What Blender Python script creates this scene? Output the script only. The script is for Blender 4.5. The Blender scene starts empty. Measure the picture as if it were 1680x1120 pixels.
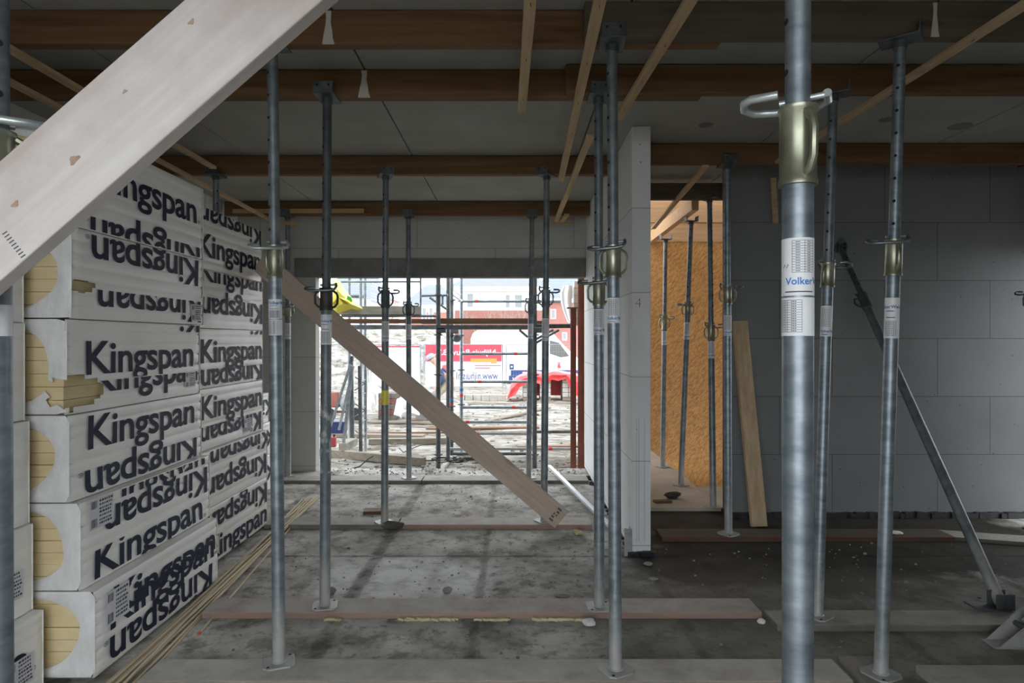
import bpy, bmesh, math, random
from mathutils import Vector, Matrix, noise
random.seed(7)
R = math.radians
scene = bpy.context.scene
COL = scene.collection
# ------------------------------------------------------------------ camera
F = 1050.0; CX, CY, H = 843.0, 557.0, 1.5
cam_d = bpy.data.cameras.new('camera'); cam = bpy.data.objects.new('camera', cam_d); COL.objects.link(cam)
cam.location = (0, 0, H); cam.rotation_euler = (R(90), 0, 0)
cam_d.sensor_width = 36; cam_d.lens = F / 1680 * 36
cam_d.shift_x = -3 / 1680; cam_d.shift_y = -3 / 1680
cam_d.clip_start = .05; cam_d.clip_end = 400
scene.camera = cam
# ------------------------------------------------------------------ sky and exposure
w = bpy.data.worlds.new('overcast'); scene.world = w; w.use_nodes = True
nt = w.node_tree; bg = nt.nodes['Background']
tc = nt.nodes.new('ShaderNodeTexCoord'); sp = nt.nodes.new('ShaderNodeSeparateXYZ'); rp = nt.nodes.new('ShaderNodeValToRGB')
nt.links.new(tc.outputs['Generated'], sp.inputs[0]); nt.links.new(sp.outputs['Z'], rp.inputs['Fac']); nt.links.new(rp.outputs[0], bg.inputs[0])
rp.color_ramp.elements[0].position = 0.0; rp.color_ramp.elements[0].color = (1.30, 1.38, 1.44, 1)
rp.color_ramp.elements[1].position = 0.8; rp.color_ramp.elements[1].color = (.72, .76, .80, 1)
bg.inputs[1].default_value = 1.0
scene.view_settings.view_transform = 'Standard'; scene.view_settings.look = 'None'
scene.view_settings.gamma = 1.0; scene.view_settings.use_curve_mapping = False
scene.view_settings.exposure = 2.0
scene.cycles.max_bounces = 10; scene.cycles.diffuse_bounces = 6

# ------------------------------------------------------------------ helpers
def W(px, py, Y): return Vector(((px - CX) / F * Y, Y, H - (py - CY) / F * Y))
def G(px, py, z=0.0):
    Y = (H - z) * F / (py - CY); return Vector(((px - CX) / F * Y, Y, z))

def tag(o, label=None, cat=None, group=None, kind=None):
    if label: o['label'] = label
    if cat: o['category'] = cat
    if group: o['group'] = group
    if kind: o['kind'] = kind
    return o
ORG = {}
def thing(name, loc, label, cat, group=None):
    o = bpy.data.objects.new(name, None); COL.objects.link(o); o.location = loc
    o.empty_display_size = .1
    ORG[o] = Vector(loc); return tag(o, label, cat, group)

class MB:
    def __init__(s): s.v = []; s.f = []; s.mi = []; s.cur = 0
    def add(s, vs, fs):
        b = len(s.v); s.v += [Vector(v) for v in vs]; s.f += [[i + b for i in f] for f in fs]; s.mi += [s.cur] * len(fs); return s
    def box(s, a, b):
        x0, y0, z0 = a; x1, y1, z1 = b
        return s.add([(x0,y0,z0),(x1,y0,z0),(x1,y1,z0),(x0,y1,z0),(x0,y0,z1),(x1,y0,z1),(x1,y1,z1),(x0,y1,z1)],
            [(3,2,1,0),(4,5,6,7),(0,1,5,4),(1,2,6,5),(2,3,7,6),(3,0,4,7)])
    def obox(s, c, size, M):
        m = MB().box([-q/2 for q in size], [q/2 for q in size]); c = Vector(c)
        return s.add([c + M @ v for v in m.v], m.f)
    def bar(s, p0, p1, wd, th, up=(0,0,1)):          # rectangular bar from p0 to p1, wd across, th along 'up'
        p0, p1 = Vector(p0), Vector(p1); d = (p1 - p0); L = d.length; d.normalize()
        side = d.cross(Vector(up)).normalized(); u = side.cross(d).normalized()
        M = Matrix((side, d, u)).transposed()
        return s.obox((p0 + p1) / 2, (wd, L, th), M)
    def cyl(s, p0, p1, r0, r1=None, n=12, caps=True):
        r1 = r0 if r1 is None else r1
        p0, p1 = Vector(p0), Vector(p1); d = (p1 - p0).normalized()
        a = d.orthogonal().normalized(); b = d.cross(a)
        vs = []; fs = []
        for k in range(n):
            t = 2*math.pi*k/n; q = a*math.cos(t) + b*math.sin(t); vs += [p0 + q*r0, p1 + q*r1]
        for k in range(n):
            j = (k+1) % n; fs.append((2*k, 2*j, 2*j+1, 2*k+1))
        if caps: fs += [[2*k for k in range(n)][::-1], [2*k+1 for k in range(n)]]
        return s.add(vs, fs)
    def tube(s, pts, r, n=8, closed=False):
        pts = [Vector(p) for p in pts]; m = len(pts); rings = []; pa = None
        for i, p in enumerate(pts):
            if closed: d = pts[(i+1) % m] - pts[i-1]
            else: d = pts[min(i+1, m-1)] - pts[max(i-1, 0)]
            d.normalize()
            if pa is None: pa = d.orthogonal().normalized()
            pa = (pa - d * pa.dot(d)).normalized(); b = d.cross(pa); rr = r[i] if isinstance(r, (list, tuple)) else r
            rings.append([p + (pa*math.cos(2*math.pi*k/n) + b*math.sin(2*math.pi*k/n))*rr for k in range(n)])
        vs = [q for g in rings for q in g]; fs = []
        for i in range(m if closed else m-1):
            for k in range(n):
                k2 = (k+1) % n; i2 = (i+1) % m; fs.append((i*n+k, i*n+k2, i2*n+k2, i2*n+k))
        if not closed: fs += [list(range(n))[::-1], [(m-1)*n+k for k in range(n)]]
        return s.add(vs, fs)
    def lathe(s, prof, T, n=20):                     # prof: (radius, height); T maps local to world
        vs = [T(r*math.cos(2*math.pi*k/n), r*math.sin(2*math.pi*k/n), z) for r, z in prof for k in range(n)]
        fs = [(i*n+k, i*n+(k+1) % n, (i+1)*n+(k+1) % n, (i+1)*n+k) for i in range(len(prof)-1) for k in range(n)]
        return s.add(vs, fs)
    def prism(s, poly, vec):                         # poly: planar outline in 3D, extruded by vec
        n = len(poly); vec = Vector(vec); P = [Vector(p) for p in poly]
        return s.add(P + [p + vec for p in P], [list(range(n))[::-1], [n+k for k in range(n)]] + [(k, (k+1) % n, n+(k+1) % n, n+k) for k in range(n)])
    def build(s, name, mat, parent=None, bevel=0, smooth=False, origin=None, angle=40):
        org = ORG[parent] if parent is not None else Vector(origin) if origin is not None else (sum(s.v, Vector()) / len(s.v))
        me = bpy.data.meshes.new(name); me.from_pydata([v - org for v in s.v], [], s.f); me.update()
        mats = mat if isinstance(mat, (list, tuple)) else [mat]
        for m in mats: me.materials.append(m)
        if len(mats) > 1: me.polygons.foreach_set('material_index', s.mi)
        bm = bmesh.new(); bm.from_mesh(me); bmesh.ops.recalc_face_normals(bm, faces=bm.faces); bm.to_mesh(me); bm.free()
        o = bpy.data.objects.new(name, me); COL.objects.link(o)
        if parent is not None: o.parent = parent
        else: o.location = org
        ORG[o] = org
        if smooth:
            me.polygons.foreach_set('use_smooth', [True]*len(me.polygons)); me.set_sharp_from_angle(angle=R(angle))
        if bevel:
            b = o.modifiers.new('bevel', 'BEVEL'); b.width = bevel; b.segments = 2; b.limit_method = 'ANGLE'
        return o

# ------------------------------------------------------------------ materials
def _new(name):
    m = bpy.data.materials.new(name); m.use_nodes = True; t = m.node_tree
    return m, t, t.nodes['Principled BSDF']
def N(t, typ, **kw):
    n = t.nodes.new(typ)
    for k, v in kw.items():
        if k in n.inputs.keys(): n.inputs[k].default_value = v
        else: setattr(n, k, v)
    return n
def ramp(t, src, stops):
    r = N(t, 'ShaderNodeValToRGB'); e = r.color_ramp.elements
    while len(e) < len(stops): e.new(.5)
    for q, (p, c) in zip(e, stops):
        q.position = p; q.color = (*c, 1) if len(c) == 3 else c
    t.links.new(src, r.inputs['Fac']); return r.outputs[0]
def pos(t, scale=(1,1,1), rot=(0,0,0), loc=(0,0,0), obj=False):
    if obj:
        g = N(t, 'ShaderNodeTexCoord').outputs['Object']
    else: g = N(t, 'ShaderNodeNewGeometry').outputs['Position']
    mp = N(t, 'ShaderNodeMapping'); mp.inputs['Scale'].default_value = scale; mp.inputs['Rotation'].default_value = rot; mp.inputs['Location'].default_value = loc
    if any(rot):                                     # turn first, then stretch along the turned axes
        m0 = N(t, 'ShaderNodeMapping'); m0.inputs['Rotation'].default_value = rot; mp.inputs['Rotation'].default_value = (0,0,0)
        t.links.new(g, m0.inputs[0]); g = m0.outputs[0]
    t.links.new(g, mp.inputs[0]); return mp.outputs[0]
def noise_n(t, vec, scale, detail=4, rough=.55):
    n = N(t, 'ShaderNodeTexNoise', Scale=scale, Detail=detail, Roughness=rough); t.links.new(vec, n.inputs['Vector']); return n.outputs['Fac']
def mix(t, fac, a, b, mode='MIX'):
    m = N(t, 'ShaderNodeMix', data_type='RGBA', blend_type=mode)
    for i, v in ((0, fac), (6, a), (7, b)):
        if hasattr(v, 'links'): t.links.new(v, m.inputs[i])
        else: m.inputs[i].default_value = v if i == 0 else (*v, 1)
    return m.outputs[2]
def bump(t, bs, src, strength, dist=.01):
    b = N(t, 'ShaderNodeBump', Strength=strength, Distance=dist); t.links.new(src, b.inputs['Height']); t.links.new(b.outputs[0], bs.inputs['Normal'])
def mathn(t, op, a, b=None):
    m = N(t, 'ShaderNodeMath', operation=op)
    for i, v in enumerate((a, b)):
        if v is None: continue
        if hasattr(v, 'links'): t.links.new(v, m.inputs[i])
        else: m.inputs[i].default_value = v
    return m.outputs[0]

def speckle(name, c1, c2, scale=6, rough=.7, metal=0, bstr=.15, stretch=(1,1,1), rot=(0,0,0), detail=5, lo=.3, hi=.7, obj=False, spec=.5):
    m, t, b = _new(name); n = noise_n(t, pos(t, stretch, rot, obj=obj), scale, detail)
    t.links.new(ramp(t, n, [(lo, c1), (hi, c2)]), b.inputs['Base Color'])
    b.inputs['Roughness'].default_value = rough; b.inputs['Metallic'].default_value = metal; b.inputs['Specular IOR Level'].default_value = spec
    if bstr: bump(t, b, n, bstr, .004)
    return m
def plain(name, c, rough=.6, metal=0, spec=.5):
    m, t, b = _new(name); b.inputs['Base Color'].default_value = (*c, 1); b.inputs['Roughness'].default_value = rough
    b.inputs['Metallic'].default_value = metal; b.inputs['Specular IOR Level'].default_value = spec
    return m
def wood(name, c1, c2, axis='x', rough=.75, rot=(0,0,0), dirt=None, dirt_amt=.5, grain=1.0, top=None):
    m, t, b = _new(name)
    st = {'x': (.7, 14, 14), 'y': (14, .7, 14), 'z': (14, 14, .7)}[axis]
    v = pos(t, st, rot); n = noise_n(t, v, 2.2*grain, 6, .6)
    c = ramp(t, n, [(.3, c1), (.7, c2)])
    kn = N(t, 'ShaderNodeTexVoronoi', Scale=1.0); s2 = {'x': (1.6, 6, 6), 'y': (6, 1.6, 6), 'z': (6, 6, 1.6)}[axis]
    t.links.new(pos(t, s2, rot), kn.inputs['Vector'])
    kf = ramp(t, kn.outputs['Distance'], [(.05, (1,1,1)), (.14, (0,0,0))])
    c = mix(t, mathn(t, 'MULTIPLY', kf, .55), c, tuple(q*.35 for q in c1))
    if dirt:
        d = noise_n(t, pos(t), 3.2, 8, .65); df = ramp(t, d, [(.42, (0,0,0)), (.62, (1,1,1))])
        c = mix(t, mathn(t, 'MULTIPLY', df, dirt_amt), c, dirt)
    if top:                                          # trodden, cement-dusted upper side
        sz = N(t, 'ShaderNodeSeparateXYZ'); t.links.new(N(t, 'ShaderNodeNewGeometry').outputs['True Normal'], sz.inputs[0])
        tf = mathn(t, 'MULTIPLY', ramp(t, sz.outputs['Z'], [(.6, (0,0,0)), (.95, (1,1,1))]), ramp(t, noise_n(t, pos(t), 5, 7, .7), [(.30, (.35,.35,.35)), (.62, (1,1,1))]))
        c = mix(t, tf, c, top)
    t.links.new(c, b.inputs['Base Color']); b.inputs['Roughness'].default_value = rough; b.inputs['Specular IOR Level'].default_value = .25
    bump(t, b, n, .25, .003); return m
def blocks(name, axis, off_u, off_z, bw, rh, c1, c2, joint, stain=.25):
    m, t, b = _new(name); g = N(t, 'ShaderNodeNewGeometry').outputs['Position']
    s = N(t, 'ShaderNodeSeparateXYZ'); t.links.new(g, s.inputs[0]); cb = N(t, 'ShaderNodeCombineXYZ')
    t.links.new(mathn(t, 'SUBTRACT', s.outputs['X' if axis == 'x' else 'Y'], off_u), cb.inputs[0])
    t.links.new(mathn(t, 'SUBTRACT', s.outputs['Z'], off_z), cb.inputs[1])
    br = N(t, 'ShaderNodeTexBrick', Scale=1.0, offset=.5); t.links.new(cb.outputs[0], br.inputs['Vector'])
    br.inputs['Brick Width'].default_value = bw; br.inputs['Row Height'].default_value = rh; br.inputs['Mortar Size'].default_value = .0035
    br.inputs['Mortar Smooth'].default_value = .3
    br.inputs['Color1'].default_value = (*c1, 1); br.inputs['Color2'].default_value = (*c2, 1); br.inputs['Mortar'].default_value = (*joint, 1)
    n = noise_n(t, pos(t), 2.0, 8, .6); c = mix(t, mathn(t, 'MULTIPLY', ramp(t, n, [(.45, (0,0,0)), (.75, (1,1,1))]), stain), br.outputs['Color'], tuple(q*.55 for q in c1))
    sp = N(t, 'ShaderNodeTexVoronoi', Scale=9.0); t.links.new(pos(t), sp.inputs['Vector'])
    c = mix(t, ramp(t, sp.outputs['Distance'], [(.03, (1,1,1)), (.07, (0,0,0))]), c, tuple(q*.4 for q in c1))
    t.links.new(c, b.inputs['Base Color']); b.inputs['Roughness'].default_value = .85; b.inputs['Specular IOR Level'].default_value = .2
    bump(t, b, br.outputs['Fac'], -.4, .004); return m

M = {}
def dust(m, z1=.42):
    t = m.node_tree; b = t.nodes['Principled BSDF']; src = b.inputs['Base Color'].links[0].from_socket
    sz = N(t, 'ShaderNodeSeparateXYZ'); t.links.new(N(t, 'ShaderNodeNewGeometry').outputs['Position'], sz.inputs[0])
    h = mathn(t, 'SUBTRACT', sz.outputs['Z'], mathn(t, 'MULTIPLY', mathn(t, 'SUBTRACT', noise_n(t, pos(t, (1,1,.4)), 14, 6, .65), .5), .9))
    f = ramp(t, h, [(.06, (.8,.8,.8)), (z1, (0,0,0))]); t.links.new(mix(t, f, src, (.42,.41,.385)), b.inputs['Base Color'])
    t.links.new(mathn(t, 'SUBTRACT', b.inputs['Metallic'].default_value, mathn(t, 'MULTIPLY', f, b.inputs['Metallic'].default_value)), b.inputs['Metallic']); return m
M['galv'] = speckle('galvanised_steel', (.16,.195,.22), (.34,.385,.42), 11, .46, .75, .4, (1,1,2.6), detail=7, lo=.28, hi=.72)
M['galv_old'] = speckle('weathered_steel', (.13,.155,.17), (.27,.30,.32), 10, .5, .6, .15, (1,1,1.6), detail=7)
dust(M['galv']); dust(M['galv_old'])
M['galv_dark'] = speckle('dark_steel', (.07,.08,.085), (.15,.165,.17), 12, .55, .5, .15)
M['galv_splash'] = speckle('cement_splashed_steel', (.16,.19,.20), (.55,.56,.55), 22, .6, .35, .2, (1,1,.5), lo=.45, hi=.55)
M['zinc'] = speckle('yellow_zinc', (.21,.22,.155), (.45,.45,.34), 12, .36, .8, .08)
M['zinc_dark'] = speckle('dark_zinc', (.035,.037,.033), (.08,.08,.065), 14, .5, .5, .1)
M['pin'] = speckle('pin_steel', (.18,.21,.22), (.34,.38,.39), 20, .4, .8, .05)
M['pin_bright'] = speckle('bright_pin_steel', (.5,.55,.56), (.72,.76,.76), 20, .35, .7, .05)
M['hole'] = plain('hole_black', (.01,.01,.011), .9)
M['sticker'] = speckle('white_sticker', (.70,.71,.73), (.82,.83,.85), 14, .45, 0, 0)
M['print'] = plain('black_print', (.06,.06,.07), .6)
M['logo_blue'] = plain('blue_print', (.04,.20,.55), .5)
M['logo_navy'] = plain('navy_print', (.03,.06,.18), .5)
M['foam'] = speckle('yellow_foam', (.66,.52,.29), (.78,.65,.40), 5, .85, 0, .1, (1,1,3), spec=.2)
M['navy'] = speckle('navy_film_print', (.010,.013,.034), (.017,.021,.052), 8, .6, 0, 0, spec=.25)
m, t, b = _new('printed_film'); M['film'] = m
n1 = noise_n(t, pos(t, (1, .6, 22)), 1.6, 3); n2 = noise_n(t, pos(t, (1,1,1)), 7, 5)
c = ramp(t, n1, [(.32, (.83,.815,.775)), (.68, (.90,.885,.85))]); t.links.new(c, b.inputs['Base Color'])
b.inputs['Roughness'].default_value = .38; b.inputs['Specular IOR Level'].default_value = .4
bump(t, b, mathn(t, 'ADD', mathn(t, 'MULTIPLY', n1, .5), n2), .16, .008)
m, t, b = _new('white_film'); M['film_end'] = m
n2 = noise_n(t, pos(t, (2,2,1)), 9, 5); t.links.new(ramp(t, n2, [(.3, (.66,.66,.65)), (.7, (.80,.80,.79))]), b.inputs['Base Color'])
b.inputs['Roughness'].default_value = .3; bump(t, b, n2, .5, .02)
M['label'] = speckle('paper_label', (.60,.60,.63), (.70,.70,.73), 12, .6, 0, 0)
CEM = (.42,.40,.37)
M['plank_x'] = wood('site_plank', (.21,.175,.145), (.33,.29,.245), 'x', dirt=(.20,.19,.17), dirt_amt=.7, top=(.56,.535,.49))
M['plank_red'] = wood('reddish_plank', (.29,.175,.135), (.38,.25,.205), 'x', dirt=(.24,.22,.19), dirt_amt=.5, top=(.53,.495,.455))
M['plank_wet'] = wood('wet_plank', (.10,.045,.03), (.16,.08,.055), 'x', dirt=(.08,.07,.055), dirt_amt=.6, top=(.115,.098,.08))
M['plank_grey'] = wood('grey_plank', (.17,.15,.125), (.25,.225,.19), 'x', dirt=(.13,.12,.11), dirt_amt=.7, top=(.42,.40,.365))
M['plank_pale'] = wood('pale_plank', (.34,.32,.28), (.44,.42,.37), 'x', dirt=(.22,.21,.18), dirt_amt=.5)
M['plank_y'] = wood('site_plank_lengthwise', (.22,.20,.165), (.31,.28,.24), 'y', dirt=(.17,.16,.14), dirt_amt=.7)
M['joist'] = wood('brown_joist', (.115,.060,.026), (.215,.118,.055), 'x', grain=.8)
M['joist_grey'] = wood('greyed_joist', (.085,.065,.045), (.145,.115,.083), 'x', grain=.8)
M['lath_y'] = wood('pine_lath', (.42,.29,.16), (.60,.44,.27), 'y')
M['stick'] = wood('pale_stick', (.55,.44,.29), (.72,.62,.45), 'y')
M['lath_x'] = wood('pine_lath_cross', (.40,.25,.12), (.55,.37,.20), 'x')
M['pine_z'] = wood('pine_board', (.40,.285,.165), (.55,.42,.27), 'z')
M['pine_wall'] = wood('pine_cladding', (.55,.33,.17), (.68,.45,.26), 'x')
M['shore'] = wood('concrete_stained_plank', (.52,.47,.445), (.68,.645,.625), 'x', rot=(0, R(41), 0), dirt=(.43,.355,.32), dirt_amt=.65, grain=.7)
M['brace'] = wood('brown_stained_plank', (.44,.335,.265), (.57,.46,.38), 'x', rot=(0, R(-40), 0), dirt=(.44,.36,.31), dirt_amt=.6)
M['knot'] = speckle('knot_wood', (.34,.22,.15), (.44,.32,.24), 60, .8, 0, 0)
M['ceil'] = speckle('ceiling_concrete', (.30,.295,.265), (.37,.365,.33), 2.2, .9, 0, .1, detail=8, spec=.15)
M['concrete'] = speckle('lintel_concrete', (.15,.15,.145), (.24,.235,.225), 4, .9, 0, .2, detail=8, spec=.2)
M['wet_slab'] = speckle('beige_slab', (.42,.35,.27), (.56,.48,.38), 3, .85, 0, .2, detail=8)
M['tar'] = speckle('black_membrane', (.012,.012,.014), (.04,.04,.042), 16, .6, 0, .5)
M['grout'] = plain('grout', (.55,.52,.46), .9)
M['alu'] = speckle('aluminium', (.62,.64,.66), (.78,.80,.82), 6, .4, .4, 0)
M['blk_right'] = blocks('grey_block_wall', 'x', 2.246, .04, .89, .49, (.19,.195,.195), (.208,.213,.213), (.09,.09,.09))
M['blk_depth'] = blocks('pale_block_wall', 'y', 4.04, .072, 1.0, .585, (.74,.745,.74), (.78,.785,.78), (.40,.40,.39))
M['blk_back'] = blocks('block_wall_lintel', 'x', -2.0, .06, 1.79, .62, (.47,.465,.44), (.51,.50,.475), (.24,.24,.23))
# OSB
m, t, b = _new('osb'); M['osb'] = m
v1 = N(t, 'ShaderNodeTexVoronoi', Scale=1.0); t.links.new(pos(t, (22, 22, 90), (.0, .6, .0)), v1.inputs['Vector'])
v2 = N(t, 'ShaderNodeTexVoronoi', Scale=1.0); t.links.new(pos(t, (80, 22, 22), (.0, -.5, .0)), v2.inputs['Vector'])
fc = mathn(t, 'MULTIPLY', mathn(t, 'ADD', N(t, 'ShaderNodeSeparateColor').outputs[0], 0), 1)
sc1 = N(t, 'ShaderNodeSeparateColor'); t.links.new(v1.outputs['Color'], sc1.inputs[0]); sc2 = N(t, 'ShaderNodeSeparateColor'); t.links.new(v2.outputs['Color'], sc2.inputs[0])
fc = mathn(t, 'MULTIPLY', mathn(t, 'ADD', sc1.outputs[0], sc2.outputs[1]), .5)
t.links.new(ramp(t, fc, [(.15, (.50,.23,.07)), (.5, (.68,.35,.115)), (.85, (.80,.46,.18))]), b.inputs['Base Color']); b.inputs['Roughness'].default_value = .6
# floor: cement with dirt filled seams, damp area on the right, pale cement smears in the middle
m, t, b = _new('floor_concrete'); M['floor'] = m
g = N(t, 'ShaderNodeNewGeometry').outputs['Position']; s = N(t, 'ShaderNodeSeparateXYZ'); t.links.new(g, s.inputs[0]); X, Yc = s.outputs[0], s.outputs[1]
n = noise_n(t, pos(t), 2.6, 9, .62); nf = noise_n(t, pos(t), 16, 6, .7); nb = noise_n(t, pos(t), 1.1, 5, .55)
c = ramp(t, n, [(.32, (.24,.225,.20)), (.46, (.46,.445,.41)), (.56, (.57,.555,.52)), (.68, (.70,.685,.65))])
nm = noise_n(t, pos(t), 5.5, 10, .72)
c = mix(t, mathn(t, 'MULTIPLY', ramp(t, nm, [(.50, (0,0,0)), (.60, (1,1,1))]), .62), c, (.15,.138,.12))
c = mix(t, mathn(t, 'MULTIPLY', ramp(t, nf, [(.55, (0,0,0)), (.66, (1,1,1))]), .6), c, (.085,.078,.066))
def band(t, coord, centre, half, soft, wob=None):
    d = mathn(t, 'ABSOLUTE', mathn(t, 'SUBTRACT', coord, centre))
    if wob is not None: d = mathn(t, 'ADD', d, wob)
    mr = N(t, 'ShaderNodeMapRange'); t.links.new(d, mr.inputs[0]); mr.inputs[1].default_value = half; mr.inputs[2].default_value = half + soft
    mr.inputs[3].default_value = 1; mr.inputs[4].default_value = 0; return mr.outputs[0]
wob = mathn(t, 'MULTIPLY', mathn(t, 'SUBTRACT', nb, .5), 1.6)
wob2 = mathn(t, 'ADD', wob, mathn(t, 'MULTIPLY', mathn(t, 'SUBTRACT', nm, .5), .5))
damp = mathn(t, 'MULTIPLY', band(t, X, 2.5, 1.55, .25, wob2), band(t, Yc, 4.75, .85, .15, wob2))
damp2 = mathn(t, 'MULTIPLY', band(t, X, 2.2, 1.5, .4, wob), band(t, Yc, 3.3, .75, .3, wob))
wobf = mathn(t, 'MULTIPLY', mathn(t, 'SUBTRACT', nf, .5), .30)
sm = mathn(t, 'MULTIPLY', band(t, X, -.72, .14, .12, wobf), band(t, Yc, 4.02, .30, .15, wobf))
sm = mathn(t, 'MAXIMUM', sm, mathn(t, 'MULTIPLY', band(t, X, -.32, .10, .14, wobf), band(t, Yc, 3.95, .24, .2, wobf)))
sm = mathn(t, 'MAXIMUM', sm, mathn(t, 'MULTIPLY', band(t, X, -1.1, .07, .1, wobf), band(t, Yc, 4.0, .2, .2, wobf)))
sm = mathn(t, 'MULTIPLY', sm, ramp(t, nm, [(.36, (.1,.1,.1)), (.54, (1,1,1))]))
c = mix(t, mathn(t, 'MULTIPLY', sm, .95), c, (.88,.88,.87))
seam = None
for cx_, hw in ((-.95, .030), (-.2, .012), (.905, .016), (1.96, .014), (-2.0, .03), (3.05, .014)):
    q = band(t, X, cx_, hw, .02, mathn(t, 'MULTIPLY', wobf, .45)); seam = q if seam is None else mathn(t, 'MAXIMUM', seam, q)
seam = mathn(t, 'MAXIMUM', seam, band(t, Yc, 4.43, .012, .012, mathn(t, 'MULTIPLY', wobf, .06)))
c = mix(t, mathn(t, 'MULTIPLY', mathn(t, 'MULTIPLY', seam, ramp(t, nm, [(.38, (.35,.35,.35)), (.58, (1,1,1))])), .7), c, (.10,.092,.078))
c = mix(t, mathn(t, 'MULTIPLY', damp, .94), c, (.026,.023,.016))
c = mix(t, mathn(t, 'MULTIPLY', damp2, .72), c, (.15,.14,.12))
t.links.new(c, b.inputs['Base Color'])
rg = mathn(t, 'SUBTRACT', .88, mathn(t, 'MULTIPLY', damp, .12)); t.links.new(rg, b.inputs['Roughness']); b.inputs['Specular IOR Level'].default_value = .15
bump(t, b, mathn(t, 'SUBTRACT', mathn(t, 'ADD', n, mathn(t, 'MULTIPLY', nf, .5)), mathn(t, 'MULTIPLY', seam, .6)), .45, .02)
# outdoors
M['yard'] = speckle('dark_yard_soil', (.10,.09,.075), (.20,.18,.155), 2, .9, 0, .3, detail=8)  # unseen yard ground, kept dark to cut the light it bounces indoors
m, t, b = _new('building_site_soil'); M['soil'] = m
n = noise_n(t, pos(t, (.7, 1.4, 1)), 2.6, 12, .80); c = ramp(t, n, [(.36, (.07,.06,.045)), (.455, (.24,.22,.185)), (.56, (.47,.45,.415))])
t.links.new(c, b.inputs['Base Color']); b.inputs['Roughness'].default_value = .95; b.inputs['Specular IOR Level'].default_value = .2; bump(t, b, n, .8, .12)
M['clod'] = speckle('mud_clod', (.13,.11,.085), (.30,.27,.225), 8, .95, 0, .4)
M['site_wood'] = wood('outdoor_timber', (.15,.125,.095), (.245,.21,.165), 'x')
M['site_wood_dark'] = wood('outdoor_dark_board', (.13,.075,.045), (.22,.13,.08), 'x')
M['oxide'] = speckle('red_oxide_steel', (.16,.045,.025), (.26,.085,.05), 5, .6, 0, .15, (1,1,.5))
M['red_tarp'] = speckle('red_plastic', (.62,.04,.045), (.74,.10,.10), 4, .4, 0, .4)
M['yellow_tarp'] = speckle('yellow_plastic', (.78,.66,.05), (.85,.76,.14), 6, .35, 0, .5)
M['green'] = plain('green_print', (.12,.55,.06), .5)
M['white_sheet'] = speckle('white_sheeting', (.70,.70,.69), (.82,.82,.82), 6, .5, 0, .5)
M['white'] = plain('white_paint', (.80,.80,.80), .35)
M['house_white'] = plain('white_render', (.80,.78,.75), .8)
m, t, b = _new('house_brick'); M['brick'] = m
br = N(t, 'ShaderNodeTexBrick', Scale=4.0); t.links.new(pos(t, (1,1,1), (R(90),0,0)), br.inputs['Vector'])
br.inputs['Color1'].default_value = (.22,.06,.045,1); br.inputs['Color2'].default_value = (.27,.08,.06,1); br.inputs['Mortar'].default_value = (.30,.22,.19,1); t.links.new(br.outputs['Color'], b.inputs['Base Color'])
m, t, b = _new('roof_tiles'); M['roof'] = m
wv = N(t, 'ShaderNodeTexBrick', Scale=3.0); t.links.new(pos(t, (1,1,1), (R(90),0,0)), wv.inputs['Vector'])
wv.inputs['Color1'].default_value = (.045,.06,.10,1); wv.inputs['Color2'].default_value = (.07,.09,.13,1); wv.inputs['Mortar'].default_value = (.30,.33,.38,1); wv.inputs['Mortar Size'].default_value = .06
t.links.new(wv.outputs['Color'], b.inputs['Base Color']); b.inputs['Roughness'].default_value = .75
M['glass'] = plain('window_glass', (.10,.12,.13), .05, 0, 1.0)
M['rubber'] = plain('rubber', (.02,.02,.02), .8)
M['banner_red'] = speckle('banner_red', (.50,.035,.06), (.54,.05,.08), 3, .6, 0, 0)
M['banner_white'] = plain('banner_white', (.78,.78,.80), .6)
M['orange'] = plain('orange_print', (.75,.25,.05), .6)
M['crimson'] = plain('crimson_print', (.50,.02,.10), .6)
M['blue'] = plain('blue_paint', (.02,.05,.20), .5)
M['tub_blue'] = plain('dark_blue_plastic', (.008,.02,.09), .5)
M['can_red'] = plain('dark_red_paint', (.22,.015,.015), .5)
M['pile_brick'] = speckle('dark_red_brick', (.13,.04,.03), (.20,.07,.05), 9, .9, 0, .2)
M['tape_red'] = plain('red_tape', (.65,.05,.04), .5)
M['tape_blue'] = plain('blue_tape', (.04,.16,.45), .5)
M['block_dark'] = speckle('dark_block', (.07,.06,.055), (.15,.13,.12), 9, .9, 0, .2)
M['block_grey'] = speckle('grey_block', (.34,.33,.31), (.48,.47,.44), 9, .9, 0, .2)
M['grey_plastic'] = plain('grey_plastic', (.20,.21,.22), .5)
M['skin'] = plain('skin', (.50,.30,.22), .5)
M['denim'] = plain('navy_jersey', (.035,.05,.13), .8)
M['khaki'] = speckle('khaki_cloth', (.33,.28,.21), (.44,.38,.29), 8, .9, 0, .1)
M['cap_cloth'] = plain('grey_blue_cloth', (.30,.34,.42), .8)
M['bark'] = plain('bark', (.30,.24,.20), .9)
M['stone'] = speckle('rubble', (.20,.18,.16), (.34,.32,.29), 10, .9, 0, .3)
M['white_stone'] = speckle('plaster_lump', (.66,.65,.62), (.78,.77,.74), 10, .9, 0, .3)
M['foam_bead'] = speckle('dried_foam', (.50,.43,.25), (.62,.55,.36), 14, .85, 0, .5)
M['cloth'] = speckle('dark_cloth', (.05,.045,.04), (.11,.10,.09), 9, .9, 0, .4)
M['red_chalk'] = plain('red_chalk', (.45,.16,.13), .9)
M['pencil'] = plain('pencil', (.10,.10,.11), .9)

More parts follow.
